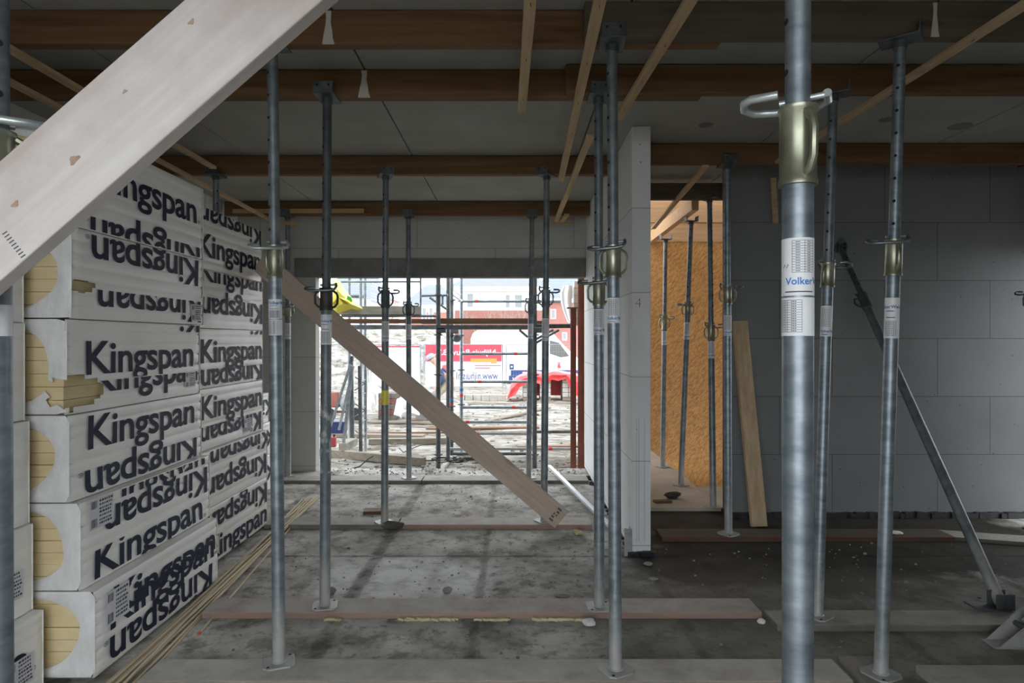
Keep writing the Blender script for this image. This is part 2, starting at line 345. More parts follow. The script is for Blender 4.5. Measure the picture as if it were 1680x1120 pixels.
# ------------------------------------------------------------------ lettering
_tc = {}
def text_mesh(s, size=1.0, offset=0.0, align='LEFT', space=1.0):
    key = (s, size, offset, align, space)
    if key not in _tc:
        cu = bpy.data.curves.new('txt', 'FONT'); cu.body = s; cu.size = size; cu.offset = offset; cu.align_x = align; cu.space_character = space; cu.resolution_u = 4
        cu.fill_mode = 'FRONT'
        o = bpy.data.objects.new('txt', cu); COL.objects.link(o); bpy.context.view_layer.update()
        me = bpy.data.meshes.new_from_object(o.evaluated_get(bpy.context.evaluated_depsgraph_get()))
        _tc[key] = ([v.co.copy() for v in me.vertices], [list(p.vertices) for p in me.polygons])
        bpy.data.objects.remove(o); bpy.data.curves.remove(cu); bpy.data.meshes.remove(me)
    return _tc[key]
def text_bounds(v): return min(q.x for q in v), max(q.x for q in v), min(q.y for q in v), max(q.y for q in v)
def clip2d(v, f, x0, x1, y0, y1):
    bm = bmesh.new(); bv = [bm.verts.new((q[0], q[1], 0)) for q in v]
    for p in f:
        try: bm.faces.new([bv[i] for i in p])
        except ValueError: pass
    for co, no in (((x0,0,0), (-1,0,0)), ((x1,0,0), (1,0,0)), ((0,y0,0), (0,-1,0)), ((0,y1,0), (0,1,0))):
        bmesh.ops.bisect_plane(bm, geom=bm.verts[:] + bm.edges[:] + bm.faces[:], plane_co=co, plane_no=no, clear_outer=True)
    bm.verts.index_update(); r = ([q.co.copy() for q in bm.verts], [[q.index for q in p.verts] for p in bm.faces]); bm.free(); return r
# ------------------------------------------------------------------ setting
def struct(name, mb, mat, **kw):
    o = mb.build(name, mat, origin=(0,0,0), **kw); o['kind'] = 'structure'; return o
ZC = 2.985
struct('floor', MB().box((-3.3,-1.4,-.25), (4.67,5.6,0)).box((-3.3,5.6,-.25), (.95,7.46,0)), M['floor'])
seams = [-3.3, -2.16, -.82, .52, 1.865, 3.2, 4.8]
mb = MB()
for a, b_ in zip(seams, seams[1:]):
    y1 = 7.45 if b_ <= .52 else 6.4
    mb.box((a+.004, -1.4, ZC), (b_-.004, y1, ZC+.2))
mb.box((.52, 6.4, ZC), (.95, 7.45, ZC+.2)); mb.box((-3.3,-1.4,ZC+.03), (4.8,6.4,ZC+.25))
ceiling = struct('ceiling', mb, M['ceil'], bevel=.004)
rc = MB()
for px, py, r in ((1575,207,.075), (1455,196,.05), (1158,205,.05)):
    Y = (ZC-H)*F/(CY-py); x = (px-CX)/F*Y; rc.cyl((x,Y,ZC-.003), (x,Y,ZC+.02), r, n=20)
rc.build('recess', M['concrete'], ceiling)
struct('wall_left', MB().box((-3.3,-1.4,0), (-3.15,7.45,ZC)), M['blk_depth'])
struct('wall_back', MB().box((-3.15,7.3,0), (-2.26,7.44,2.42)).box((-3.15,7.3,2.42), (.82,7.44,ZC)), M['blk_back'])
lint = struct('trim_1', MB().box((-2.50,7.285,2.21), (.82,7.445,2.425)), M['concrete'], bevel=.006)
wd = struct('wall_centre', MB().box((.82,4.44,.025), (.95,7.45,ZC-.002)), M['blk_depth'], bevel=.006)
mm = MB()                                            # crumbled mortar under the wall end
for k in range(34):
    x = random.uniform(.80,.97); y = 4.43 + random.uniform(0,.02) if k < 20 else random.uniform(4.5,7.2); x = x if k < 20 else .815
    r = random.uniform(.012,.03); mm.obox((x,y,r*.6), (r*2,r*1.6,r*1.3), Matrix.Rotation(random.random()*3,3,'Z'))
mm.box((.83,4.46,0), (.94,7.44,.03)); mm.build('mortar_bed', M['tar'], wd)
v, f = text_mesh('4', .10, -.002); MB().add([(.838+q.x, 4.4385, 1.722+q.y) for q in v], f).build('chalk_mark', M['red_chalk'], wd)
pl = MB()                                            # pencil lines down the end of the wall
for x in (.853,.868,.905): pl.box((x,4.4385,.10), (x+.0015,4.4395,.95))
pl.build('pencil_line', M['pencil'], wd)
# grey block wall on the right and its black damp-proof strip
struct('wall_right', MB().box((1.81,5.41,.035), (4.8,5.55,ZC)), M['blk_right'])
mb = MB(); x = 1.80
while x < 4.7:
    l = random.uniform(.03,.12); mb.obox((x+l/2, 5.405, .02+random.uniform(-.004,.008)), (l*1.1, .05+random.uniform(0,.05), .045), Matrix.Rotation(random.uniform(-.12,.12),3,'Y')); x += l
mb.box((1.80,5.40,0), (4.7,5.56,.036)); struct('baseboard_right', mb, M['tar'])
mb = MB().box((4.52,-1.4,0), (4.67,4.45,ZC)).box((4.52,4.45,2.25), (4.67,5.41,ZC))
struct('wall_side', mb, M['blk_depth'])
struct('wall_front', MB().box((-3.3,-1.15,0), (-2.0,-1.0,ZC)).box((.95,-1.15,0), (4.67,-1.0,ZC)).box((-2.0,-1.15,2.6), (.95,-1.0,ZC)), M['blk_depth'])  # unseen wall behind the camera, added to narrow the incoming light
# room behind: beige slab, stair void, sheeted far wall
struct('floor_2', MB().box((.95,5.6,-.25), (1.83,8.75,.03)), M['wet_slab'], bevel=.006)
struct('floor_3', MB().box((1.83,5.55,-.62), (4.2,8.8,-.52)), M['plank_pale'])
struct('wall_far', MB().box((.96,8.8,-.6), (4.2,8.86,2.84)), M['osb'])
struct('wall_upper', MB().box((.96,8.78,2.84), (4.2,8.86,3.10)).box((.96,8.77,3.105), (4.2,8.86,3.32)).box((.96,8.79,3.325), (4.2,8.86,3.75)), M['pine_wall'], bevel=.004)
struct('roof', MB().box((.8,6.35,3.75), (4.3,8.4,3.83)).box((.8,6.35,ZC+.2), (4.3,6.42,3.8)), M['pine_wall'])  # out of view; gap at the far end added to light the OSB
struct('wall_end', MB().box((4.2,5.55,-.6), (4.3,8.86,3.75)), M['blk_depth'])
struct('trim_2', MB().box((.828,7.5,.28), (.90,7.54,2.3)), M['osb'])
# outdoors ground with a little relief
def ghash(x, y):
    d = noise.fractal(Vector((x*.35, y*.5, 3.1)), 1.0, 2.0, 5)
    amp = .05 if y < 12 else .07
    base = -.16 - max(0, min(1, (y-8)/16))*.17
    flat = 1.0 if (y > 8.2 or y < -1.7) else .15
    return base + d*amp*flat
mb = MB(); nx, ny = 110, 90
xs = [-26+52*i/nx for i in range(nx+1)]; ys = [7.47 + (44-7.47)*(j/ny)**1.6 for j in range(ny+1)]
mb.add([(x, y, ghash(x, y) - (0 if not (.9 < x < 4.4 and y < 9) else .7)) for y in ys for x in xs], [(j*(nx+1)+i, j*(nx+1)+i+1, (j+1)*(nx+1)+i+1, (j+1)*(nx+1)+i) for j in range(ny) for i in range(nx)])
struct('ground', mb, M['soil'], smooth=True, angle=180)
struct('ground_yard', MB().box((-26,-20,-.4), (30,-1.4,-.15)).box((4.68,-1.4,-.4), (30,7.4,-.15)).box((-26,-1.4,-.4), (-3.3,7.4,-.15)), M['yard'])

# ------------------------------------------------------------------ ceiling beams
def beam(x0, x1, y0, mat, label, group='timber beams under the ceiling', drips=(), z0=2.83, h=.15, t=.065):
    b = MB().box((x0,y0,z0), (x1,y0+t,z0+h)).build('timber_beam', M[mat], bevel=.004, origin=((x0+x1)/2, y0+t/2, z0))
    tag(b, label, 'beam', group)
    for x, wd_ in drips:                             # cement slurry that ran out of the slab joint
        d = MB(); a = z0 + h - .005; e = z0 - .004; n = 9
        out = [(-.3,0),(.3,0),(.22,-.35),(.38,-.6),(.42,-.8),(.6,-1),(-.62,-1),(-.5,-.75),(-.3,-.45),(-.22,-.2)]
        d.prism([(x + p*wd_, y0-.004, a + q*(a-e)) for p, q in out], (0,.005,0)); d.build('grout_drip', M['grout'], b)
    return b
beam(-3.1, 2.6, 1.24, 'joist_grey', 'greyed timber beam carried by the two nearest props')
beam(-3.1, .93, 2.875, 'joist', 'brown timber beam at the top of the picture above the long shore', drips=[(-.832,.045)])
beam(.31, 4.50, 2.805, 'joist_grey', 'greyed timber beam at top right lapped over the brown one', drips=[(1.845,.03)])
beam(-3.1, 1.03, 3.51, 'joist', 'brown timber beam on the splashed prop, second row from the top', drips=[(-.82,.055)])
beam(.28, 4.50, 3.44, 'joist', 'dark timber beam behind the big near prop, second row')
beam(-3.1, .815, 5.15, 'joist', 'brown timber beam over the yellow-taped prop, third row')
beam(.97, 4.50, 4.83, 'joist', 'dark timber beam running along the top of grey block wall')
beam(-3.1, .815, 6.85, 'joist', 'brown timber beam just in front of the concrete lintel')
beam(.97, 3.6, 5.88, 'joist_grey', 'timber beam crossing the room behind, above the sheeted wall', z0=2.79)
b = MB().bar((1.78,6.28,2.84), (1.81,8.7,2.84), .07, .14).build('timber_beam', M['pine_wall'], bevel=.004); tag(b, 'pale timber beam end-on in the room behind, on two forked props', 'beam', 'timber beams under the ceiling')

# ------------------------------------------------------------------ planks on the floor
def plank(x0, x1, y0, y1, mat, label, z0=0, t=.035, rot=0, group='planks under the prop feet', name='plank'):
    c = Vector(((x0+x1)/2, (y0+y1)/2, z0 + t/2))
    o = MB().obox(c, (x1-x0, y1-y0, t), Matrix.Rotation(rot,3,'Z')).build(name, M[mat], bevel=.003)
    return tag(o, label, 'plank', group)
plank(-1.62, 1.46, 2.75, 2.94, 'plank_x', 'long grey plank along the bottom edge under the two front props')
plank(-1.68, 1.335, 3.44, 3.63, 'plank_red', 'pinkish plank under the splashed prop, ending beside the big near prop')
plank(-1.98, -.93, 5.07, 5.28, 'plank_grey', 'grey plank between the insulation stack and the yellow-taped prop')
plank(-.92, .62, 5.07, 5.28, 'plank_red', 'reddish plank under the lower end of the brown brace')
plank(-2.4, -.965, 6.66, 6.9, 'plank_grey', 'dark plank just inside the opening, left of the joint')
plank(-.955, .78, 6.66, 6.9, 'plank_grey', 'dark plank just inside the opening, right of the joint')
plank(1.355, 4.2, 3.29, 3.47, 'plank_grey', 'grey plank under the foot of the leaning pole')
plank(1.10, 3.28, 4.75, 4.96, 'plank_wet', 'wet reddish plank below the grey block wall')
o = MB().box((1.505,2.3,0), (1.675,2.97,.035)).build('plank', M['plank_y'], bevel=.003); tag(o, 'short plank laid lengthwise under the right front prop', 'plank', 'planks under the prop feet')
plank(1.81, 3.6, 2.70, 2.885, 'plank_pale', 'pale plank at the bottom right corner')
plank(3.20, 3.9, 4.70, 4.88, 'plank_grey', 'dark short board at the right edge by the wall', z0=0, t=.03, rot=R(-16))

# ------------------------------------------------------------------ laths under the beams
def lath(p0, p1, label, wd_=.048, th=.022, mat='lath_y', group='pine laths nailed under the beams', staples=0):
    b = MB().bar(p0, p1, wd_, th); o = b.build('pine_lath', M[mat], bevel=.0015); tag(o, label, 'lath', group)
    p0, p1 = Vector(p0), Vector(p1)
    if staples:
        s = MB()
        for k in range(staples):
            q = p0.lerp(p1, (k+.6)/staples) - Vector((0,0,th/2)); s.bar(q + Vector((0,-.014,-.0008)), q + Vector((.004,.014,-.0008)), .0022, .0016)
        s.build('staple', M['hole'], o)
    return o
ZL = 2.817
lath((.068,2.2,ZL), (.0456,3.68,ZL), 'straight pine lath whose end hangs near the middle of the ceiling', staples=3)
lath((.328,2.2,ZL), (.388,5.29,ZL), 'long pine lath running past the top of the paired props', staples=6)
lath((.70,2.2,ZL), (.622,3.80,ZL), 'pine lath slanting right at the top, ending behind the paired props', staples=4)
lath((.493,4.14,ZL), (.470,7.10,ZL), 'pine lath meeting the short crosspiece above the opening', staples=3)
lath((.56,6.75,ZL), (.53,7.12,ZL), 'short pine lath stub resting on the crosspiece above the opening')
lath((.40,7.14,2.795), (.65,7.14,2.795), 'small pine crosspiece above the right end of opening', mat='lath_x', wd_=.04)
lath((2.01,2.45,ZL), (1.96,4.75,ZL), 'pine lath slanting across the ceiling at top right', staples=4)
lath((1.455,4.86,ZL), (1.59,7.3,2.77), 'pine lath entering the room behind above the sheeted wall')
lath((-2.28,2.3,ZL), (-2.30,4.9,ZL), 'thin pine lath in the dark top left corner, upper one')
lath((-2.57,2.5,ZL), (-2.59,4.5,ZL), 'thin pine lath in the dark top left corner, lower one')
lath((-2.60,4.3,ZL), (-2.68,7.05,ZL), 'pine lath above the far end of the insulation stack')
lath((-3.0,6.83,2.87), (-1.60,6.83,2.875), 'pine lath nailed flat on the face of the beam before the lintel', mat='lath_x', th=.045, wd_=.018)
lath((-2.62,6.83,2.74), (-2.30,6.83,2.74), 'short pine lath at the head of the leftmost rear prop', mat='lath_x', th=.035, wd_=.018)
o = MB().bar((2.18,5.385,2.86), (2.20,5.385,2.48), .045, .02, up=(0,1,0)).build('pine_lath', M['lath_y']); tag(o, 'short pine lath hanging upright against the top of grey wall', 'lath', 'pine laths nailed under the beams')

# ------------------------------------------------------------------ steel props
ZP = .035
def cylmap(T, r, v, ang0=0.0):
    """v: (u along the girth, height) -> on the tube; u = 0 faces the camera"""
    return [T(r*math.sin(q[0]/r + ang0), -r*math.cos(q[0]/r + ang0), q[1]) for q in v]
def prop(label, base, top, yc0, yc1, ys=None, ro=.0285, ri=.024, head_rot=0, pin_rot=0, handle_rot=0, plate_rot=35, mats=None, holes=True, hole_rot=20,
         tape=None, splash=None, text=None, big=False, fork=False, table=True, plate=True, group='adjustable steel props', stick2=None):
    base, top = Vector(base), Vector(top); ax = (top - base); L = ax.length; ax.normalize()
    mt = dict(out='galv', inn='galv_old', col='zinc', pin='pin', head='galv_dark'); mt.update(mats or {})
    def zpx(py):                                     # height along the prop of a picture row
        k = 0.5
        lo, hi = 0.0, L
        for _ in range(40):
            mid = (lo+hi)/2; P = base + ax*mid; y = CY - (P.z-H)*F/P.y
            if y > py: lo = mid
            else: hi = mid
        return lo
    c1, c0 = zpx(yc0), zpx(yc1)                      # collar top, bottom
    d = Vector((0,0,H)) - base; d = d - ax*d.dot(ax); d.normalize(); ey = -d; ex = ey.cross(ax).normalized()
    def T0(rot):
        c_, s_ = math.cos(R(rot)), math.sin(R(rot))
        return lambda x, y, z: base + ex*(x*c_ - y*s_) + ey*(x*s_ + y*c_) + ax*z
    T = T0(0)
    t = thing('steel_prop', base, label, 'prop', group)
    if plate:
        pr = R(plate_rot); a = .068; e = .022; pts = []
        for sx, sy in ((1,1),(-1,1),(-1,-1),(1,-1)):
            for q in ((sx*a, sy*(a-e)), (sx*(a-e), sy*a)) if sx*sy < 0 else ((sx*(a-e), sy*a), (sx*a, sy*(a-e))):
                pts.append(q)
        pts.sort(key=lambda q: math.atan2(q[1], q[0]))
        poly = [base + Vector((x*math.cos(pr)-y*math.sin(pr), x*math.sin(pr)+y*math.cos(pr), .001)) for x, y in pts]
        bp = MB().prism(poly, (0,0,.008)); bp.cyl(base+Vector((0,0,.008)), base+Vector((0,0,.014)), ro+.006, ro+.001, 24)
        bpo = bp.build('base_plate', M[mt['out']], t, bevel=.0015)
        h = MB()
        for sx in (-1,1):
            x, y = sx*.047, sx*.047; q = base + Vector((x*math.cos(pr)-y*math.sin(pr), x*math.sin(pr)+y*math.cos(pr), .0092)); h.cyl(q, q+Vector((0,0,.0008)), .007, n=10)
        h.build('bolt_hole', M['hole'], bpo)
    n = 40 if big else 24
    MB().cyl(base + ax*.008, base + ax*(c0+.01), ro, n=n).build('outer_tube', M[mt['out']], t, smooth=True)
    MB().cyl(base + ax*(c1-.02), base + ax*(L-.006), ri, n=n).build('inner_tube', M[mt['inn']], t, smooth=True)
    rc_ = ro + .0055
    MB().lathe([(ro-.002,c0-.004),(rc_+.002,c0-.004),(rc_+.002,c0+.006),(rc_,c0+.01),(rc_,c1-.012),(rc_+.003,c1-.008),(rc_+.003,c1),(ri+.001,c1)], T, n+4).build('collar', M[mt['col']], t, smooth=True)
    hc = (c1 - c0)
    TH = T0(handle_rot)
    for sx in (-1, 1):
        pts = [TH(sx*(rc_-.004),0,c0+hc*.10), TH(sx*(rc_+.010),0,c0+hc*.14), TH(sx*(rc_+.024),0,c0+hc*.28), TH(sx*(rc_+.026),0,c0+hc*.62), TH(sx*(rc_+.020),0,c0+hc*.76), TH(sx*(rc_-.004),0,c0+hc*.90)]
        MB().tube(pts, .0065 if not big else .008, 8).build('collar_handle', M[mt['col']], t, smooth=True)
    TP = T0(pin_rot); zp = c1 + .022
    pts = [(.050,.004),(.054,-.02),(.045,-.043),(.02,-.049),(-.05,-.049),(-.088,-.046),(-.108,-.028),(-.110,-.006),(-.096,.012),(-.062,.016)]
    if big: pts = [(.052,.0),(.052,.028),(.034,.046),(-.05,.046),(-.088,.036),(-.104,.014),(-.100,-.010),(-.085,-.021),(-.034,-.021)]
    pz = [TP(x,y,zp + (-.18*y if big else .55*y) - (.0 if big else .0035*k)) for k, (x,y) in enumerate(pts)]
    MB().tube(pz, .0072 if not big else .0085, 10).tube([TP(-.034,0,zp-.008), TP(.048,0,zp-.004)], .0065, 10).build('locking_pin', M[mt['pin']], t, smooth=True)
    # head: bottom plate with two turned-up flaps that hold the beam
    hr = R(head_rot); hx = Vector((math.cos(hr), math.sin(hr), 0)); hy = Vector((-math.sin(hr), math.cos(hr), 0)); MT = Matrix((hx, hy, Vector((0,0,1)))).transposed()
    hb = MB()
    if fork:
        hb.obox(top + Vector((0,0,-.004)), (.13,.075,.007), MT)
        for s_ in (-1,1): hb.obox(top + hx*s_*.062 + Vector((0,0,.022)), (.007,.07,.052), MT @ Matrix.Rotation(s_*R(8),3,'Y'))
    else:
        hb.obox(top + Vector((0,0,-.0045)), (.115,.165,.008), MT)
        for s_ in (-1,1): hb.obox(top + hy*s_*.079 + Vector((0,0,.026)), (.105,.007,.062), MT @ Matrix.Rotation(-s_*R(5),3,'X'))
    hb.cyl(top - ax*.04, top - ax*.008, ri+.005, n=20)
    ho = hb.build('head_plate', M[mt['head']], t, bevel=.002)
    if not fork:
        nh = MB()
        for s_ in (-1,1):
            q = top - hy*.0835 + hx*s_*.03 + Vector((0,0,.036)); nh.cyl(q + hy*.002, q - hy*.0005, .006, n=10)
        nh.build('nail_hole', M['hole'], ho)
    if holes:
        hm = MB(); z = c1 + .07
        while z < L - .08:
            for a in (hole_rot, hole_rot+180):
                an = R(a); dirv = (ex*math.sin(an) - ey*math.cos(an)); P = base + ax*z + dirv*ri
                hm.cyl(P - dirv*.002, P + dirv*.0006, .0068, n=10)
            z += .1
        hm.build('pin_hole', M['hole'], t)
    if ys:
        for k, (ya, yb, kind) in enumerate(ys):
            s1, s0 = zpx(ya), zpx(yb); rs = ro + .0009; span = math.pi*rs*.86
            sm = MB(); m_ = 24; vs = []
            for i in range(m_+1):
                u = -span + 2*span*i/m_; vs += cylmap(T, rs, [(u, s0), (u, s1)], R(-8))
            sm.add(vs, [(2*i,2*i+2,2*i+3,2*i+1) for i in range(m_)])
            st = sm.build('sticker', M['sticker'], t, smooth=True)
            pm = MB(); hgt = s1 - s0; rp_ = rs + .0005
            def strip(u0, u1, z0, z1):
                k_ = max(1, int(abs(u1-u0)/.006)); q = []
                for i in range(k_+1):
                    u = u0 + (u1-u0)*i/k_; q += [(u, z0), (u, z1)]
                pm.add(cylmap(T, rp_, q, R(-8)), [(2*i,2*i+2,2*i+3,2*i+1) for i in range(k_)])
            def grid(u0, u1, z0, z1, rows, cols, lw):
                for r_ in range(rows+1):
                    z = z0 + (z1-z0)*r_/rows; strip(u0, u1, z-lw/2, z+lw/2)
                for cx in cols + [0, 1]:
                    u = u0 + (u1-u0)*cx; strip(u-lw/2, u+lw/2, z0, z1)
                cs = sorted(cols + [0, 1])
                for r_ in range(rows):
                    zc = z0 + (z1-z0)*(r_+.5)/rows; hh = (z1-z0)/rows*.18
                    for a_, b_ in zip(cs, cs[1:]):
                        ua = u0 + (u1-u0)*(a_*.72+b_*.28); ub = u0 + (u1-u0)*(a_*.35+b_*.65)
                        nn = 3
                        for j in range(nn):
                            w0 = ua + (ub-ua)*j/nn; strip(w0, w0+(ub-ua)/nn*.72, zc-hh, zc+hh)
            if kind == 'top':                        # table above, name below
                grid(-.006, .036, s0+hgt*.40, s0+hgt*.95, 12, [.55], .0007)
                strip(-.021, .035, s0+hgt*.055, s0+hgt*.075)
                for q in range(5): strip(-.026+.002*q*1.3, -.0245+.002*q*1.3, s0+hgt*(.48+.02*((q*7) % 3)), s0+hgt*(.51+.02*((q*5) % 3)))
                lines = text or 'VolkerWessels'
                for seg, mk, u_ in (('Volker', 'logo_blue', None), ('Wessels', 'logo_navy', 'after')):
                    v, f = text_mesh(seg, .0195, .0004); bx = text_bounds(v)
                    off = -.0195 + (0 if u_ is None else .0615*.0+volk_w)
                    volk_w = bx[1] + .0012
                    lm = MB().add(cylmap(T, rp_, [(q.x + off, s0 + hgt*.19 + q.y) for q in v], R(-8)), f); lm.build('brand_lettering', M[mk], st)
            elif kind == 'low':
                grid(-.034, .012, s0+hgt*.10, s0+hgt*.93, 13, [.25, .40], .0007)
            elif kind in ('both', 'nameTop'):        # one long sticker: name and table
                nz = .74 if kind == 'nameTop' else .13
                tz = (.06, .42) if kind == 'nameTop' else (.32, .93)
                grid(-.022, .022, s0+hgt*tz[0], s0+hgt*tz[1], 8, [.3, .6], .0012)
                strip(-.02, .018, s0+hgt*(tz[1]+.08), s0+hgt*(tz[1]+.10)); strip(-.02, .012, s0+hgt*(nz-.08), s0+hgt*(nz-.06))
                offw = text if text is not None else -.03
                first = None
                for seg, mk in (('Volker', 'logo_blue'), ('Wessels', 'logo_navy')):
                    v, f = text_mesh(seg, .0195, .0005); bx = text_bounds(v); off = offw if first is None else offw + first
                    first = bx[1] + .0012
                    vv = [(q.x + off, s0 + hgt*nz + q.y) for q in v]
                    vv, f = clip2d(vv, f, -.06, .06, -9, 9)
                    if f: MB().add(cylmap(T, rp_, vv, R(-8)), f).build('brand_lettering', M[mk], st)
            if pm.f: pm.build('table_print', M['print'], st)
    if tape:
        ya, yb, mk = tape; MB().lathe([(ro, zpx(yb)), (ro+.0012, zpx(yb)), (ro+.0012, zpx(ya)), (ro, zpx(ya))], T, 24).build('tape_band', M[mk], t, smooth=True)
    if splash:
        ya, yb = splash; MB().lathe([(ro+.0006, zpx(yb)), (ro+.0008, zpx(yb)), (ro+.0008, zpx(ya)), (ro+.0006, zpx(ya))], T, 24).build('cement_splash', M['galv_splash'], t, smooth=True)
    return t
def TP_(px, Y, z=2.83): return Vector(((px-CX)/F*Y, Y, z))
Y1, Y2, Y3, Y4 = 2.875, 3.51, 5.18, 6.88
prop('galvanised prop with two white stickers beside the insulation stack', G(458,1087,ZP), TP_(447,Y1), 403, 455, [(491,523,'nameTop'),(524,550,'low')], pin_rot=10, handle_rot=55, plate_rot=20, mats=dict(pin='pin_bright'), hole_rot=120, head_rot=0)
prop('galvanised prop with dark collar and cement splashes below its sticker', G(533,994,ZP), TP_(537,Y2), 472, 508, [(516,565,'nameTop')], pin_rot=-4, mats=dict(col='zinc_dark', inn='galv_dark', out='galv_old'), splash=(662,775), hole_rot=120, plate_rot=12)
prop('thin prop with yellow tape seen through the opening behind the brown brace', G(631,857,ZP), TP_(633,Y3), 476, 504, [(527,560,'both')], pin_rot=178, tape=(640,664,'yellow_tarp'), mats=dict(col='galv_dark', inn='galv_old', out='galv_old'), head_rot=22, hole_rot=130)
prop('thin prop near the middle of the opening, left of the scaffold standard', G(671,784,ZP), TP_(670,Y4), 498, 518, [(532,557,'both')], pin_rot=185, mats=dict(col='galv_dark', out='galv_old'), hole_rot=120)
prop('thin prop standing against the left pier of the opening', G(473,781,ZP), TP_(472,Y4), 502, 518, [(530,556,'both')], pin_rot=0, mats=dict(out='galv_old'), hole_rot=120)
prop('prop whose head shows above the far end of the insulation stack', (-2.415,Y3,0), (-2.41,Y3,2.83), 470, 500, None, plate=False, mats=dict(out='galv_old'))
prop('prop in front of the right part of the opening, hooked pin to the right', (G(893,858,ZP).x, Y3-.01, ZP), TP_(897,Y3), 475, 503, [(522,559,'both')], pin_rot=180, head_rot=-30, hole_rot=-85, mats=dict(col='galv', inn='galv_old', out='galv_old'))
prop('slim prop close against the dark scaffold standard right in the opening', G(867,784,ZP), TP_(873,Y4), 493, 515, [(531,556,'both')], pin_rot=185, holes=True, hole_rot=-60, mats=dict(out='galv_old', col='galv_old'))
prop('left of the paired props before the pale wall, lower collar', G(983,996,ZP), TP_(982,Y2), 460, 500, [(507,549,'both')], pin_rot=-8, hole_rot=130, plate_rot=4)
prop('right of the paired props before the pale wall, higher yellow collar', G(1010,1099,ZP), TP_(1004,Y1), 403, 454, [(489,530,'both')], pin_rot=-5, hole_rot=130, plate_rot=28, head_rot=-3)
prop('prop between the sheeted doorway and the leaning wooden board', G(1195,876,ZP), TP_(1193,4.865), 470, 498, [(517,551,'both')], pin_rot=182, hole_rot=-80, mats=dict(inn='galv'))
P12x = .558
prop('big nearest prop with large stickers right of the centre', (P12x-.004,1.25,0), (P12x+.006,1.27,2.83), 178, 302, [(393,486,'top'),(489,551,'low')], ro=.0290, ri=.0240, pin_rot=-6, handle_rot=-62, hole_rot=-62, mats=dict(inn='galv', pin='pin_bright', col='zinc'), big=True)
prop('prop half hidden close behind the big nearest prop', G(1341,1010,ZP), TP_(1367,3.475), 432, 470, [(502,552,'both')], pin_rot=170, handle_rot=70, hole_rot=-20, head_rot=60)
prop('right front prop with rows of black holes and yellow collar', G(1445,1106,ZP), TP_(1477,2.84), 394, 451, [(489,555,'nameTop')], pin_rot=15, handle_rot=-70, hole_rot=-12, head_rot=52, plate_rot=25, text=-.055, mats=dict(inn='galv'))
prop('prop cut by the right edge of the picture', G(1697,868,0), TP_(1694,4.865), 478, 508, [(520,552,'both')], pin_rot=0, mats=dict(out='galv_dark', inn='galv_dark', col='galv_dark'))
prop('big galvanised prop cut by the left edge behind the long shore', (-1.048,1.30,0), (-1.036,1.27,2.83), 215, 290, [(500,551,'low')], ro=.0290, ri=.0262, pin_rot=176, mats=dict(inn='galv', pin='pin_bright'), big=True)
prop('leftmost forked prop before the orange sheeted wall', G(1087,766,.03), W(1092,392,7.55), 519, 540, [(543,566,'both')], fork=True, pin_rot=180, head_rot=12, mats=dict(out='galv_old'), hole_rot=-10)
prop('leaning forked prop in the middle before the orange sheeted wall', G(1117,796,.03), W(1134,362,6.62), 498, 518, [(529,557,'both')], fork=True, pin_rot=0, head_rot=12, mats=dict(out='galv_old'), hole_rot=-20)
prop('rightmost thin prop before the orange sheeted wall', G(1170,832,.03), W(1164,325,5.91), 533, 557, [(560,588,'both')], pin_rot=170, head_rot=40, mats=dict(out='galv_old'), hole_rot=60)

# leaning push-pull pole on the right
b0 = G(1642,990,.06); b1 = W(1380,408,5.36); ax = (b1-b0).normalized(); L = (b1-b0).length
t = thing('raking_pole', (b0.x,b0.y,0), 'steel pole leaning from the plank up against the grey block wall', 'pole')
MB().cyl(b0, b0 + ax*(L*.80), .030, n=24).build('outer_tube', M['galv_old'], t, smooth=True)
MB().cyl(b0 + ax*(L*.78), b1, .022, n=20).build('inner_tube', M['galv_dark'], t, smooth=True)
MB().cyl(b0 + ax*(L*.765), b0 + ax*(L*.815), .037, n=24).build('collar', M['galv_dark'], t, smooth=True)
sx = Vector((-1,0,0)); q = b0 + ax*(L*.80)
MB().tube([q + sx*.03, q + sx*.075 - ax*.01, q + sx*.085 - ax*.06, q + sx*.05 - ax*.09, q + sx*.03 - ax*.085], .007, 8).build('collar_handle', M['galv_dark'], t, smooth=True)
MB().tube([q - sx*.05 + ax*.05, q - sx*.02 + ax*.055, q + sx*.05 + ax*.04], .008, 8).build('locking_pin', M['galv_dark'], t, smooth=True)
hm = MB()
for k in range(4):
    P = b0 + ax*(L*(.85+.035*k)); dv = Vector((0,-1,0)); dv = (dv - ax*dv.dot(ax)).normalized(); hm.cyl(P + dv*.0205, P + dv*.0228, .007, n=10)
hm.build('pin_hole', M['hole'], t)
MB().obox(b0 + Vector((-.07,-.0,-.018)), (.20,.10,.008), Matrix.Rotation(.1,3,'Y')).obox(b0 + Vector((.0,-.035,.02)), (.10,.006,.085), Matrix.Identity(3)).obox(b0 + Vector((.0,.035,.02)), (.10,.006,.085), Matrix.Identity(3)).cyl(b0+Vector((0,-.05,.015)), b0+Vector((0,.05,.015)), .012).build('foot_bracket', M['galv_dark'], t, bevel=.001)
hp = b1 - ax*.01
MB().obox(hp + Vector((-.01,.02,.04)), (.05,.008,.13), Matrix.Rotation(.5,3,'Y')).obox(hp + Vector((-.03,0,.02)), (.006,.05,.08), Matrix.Identity(3)).obox(hp + Vector((.03,0,.02)), (.006,.05,.08), Matrix.Identity(3)).cyl(hp+Vector((-.05,0,.03)), hp+Vector((.05,0,.03)), .010).build('head_bracket', M['galv_dark'], t, bevel=.001)
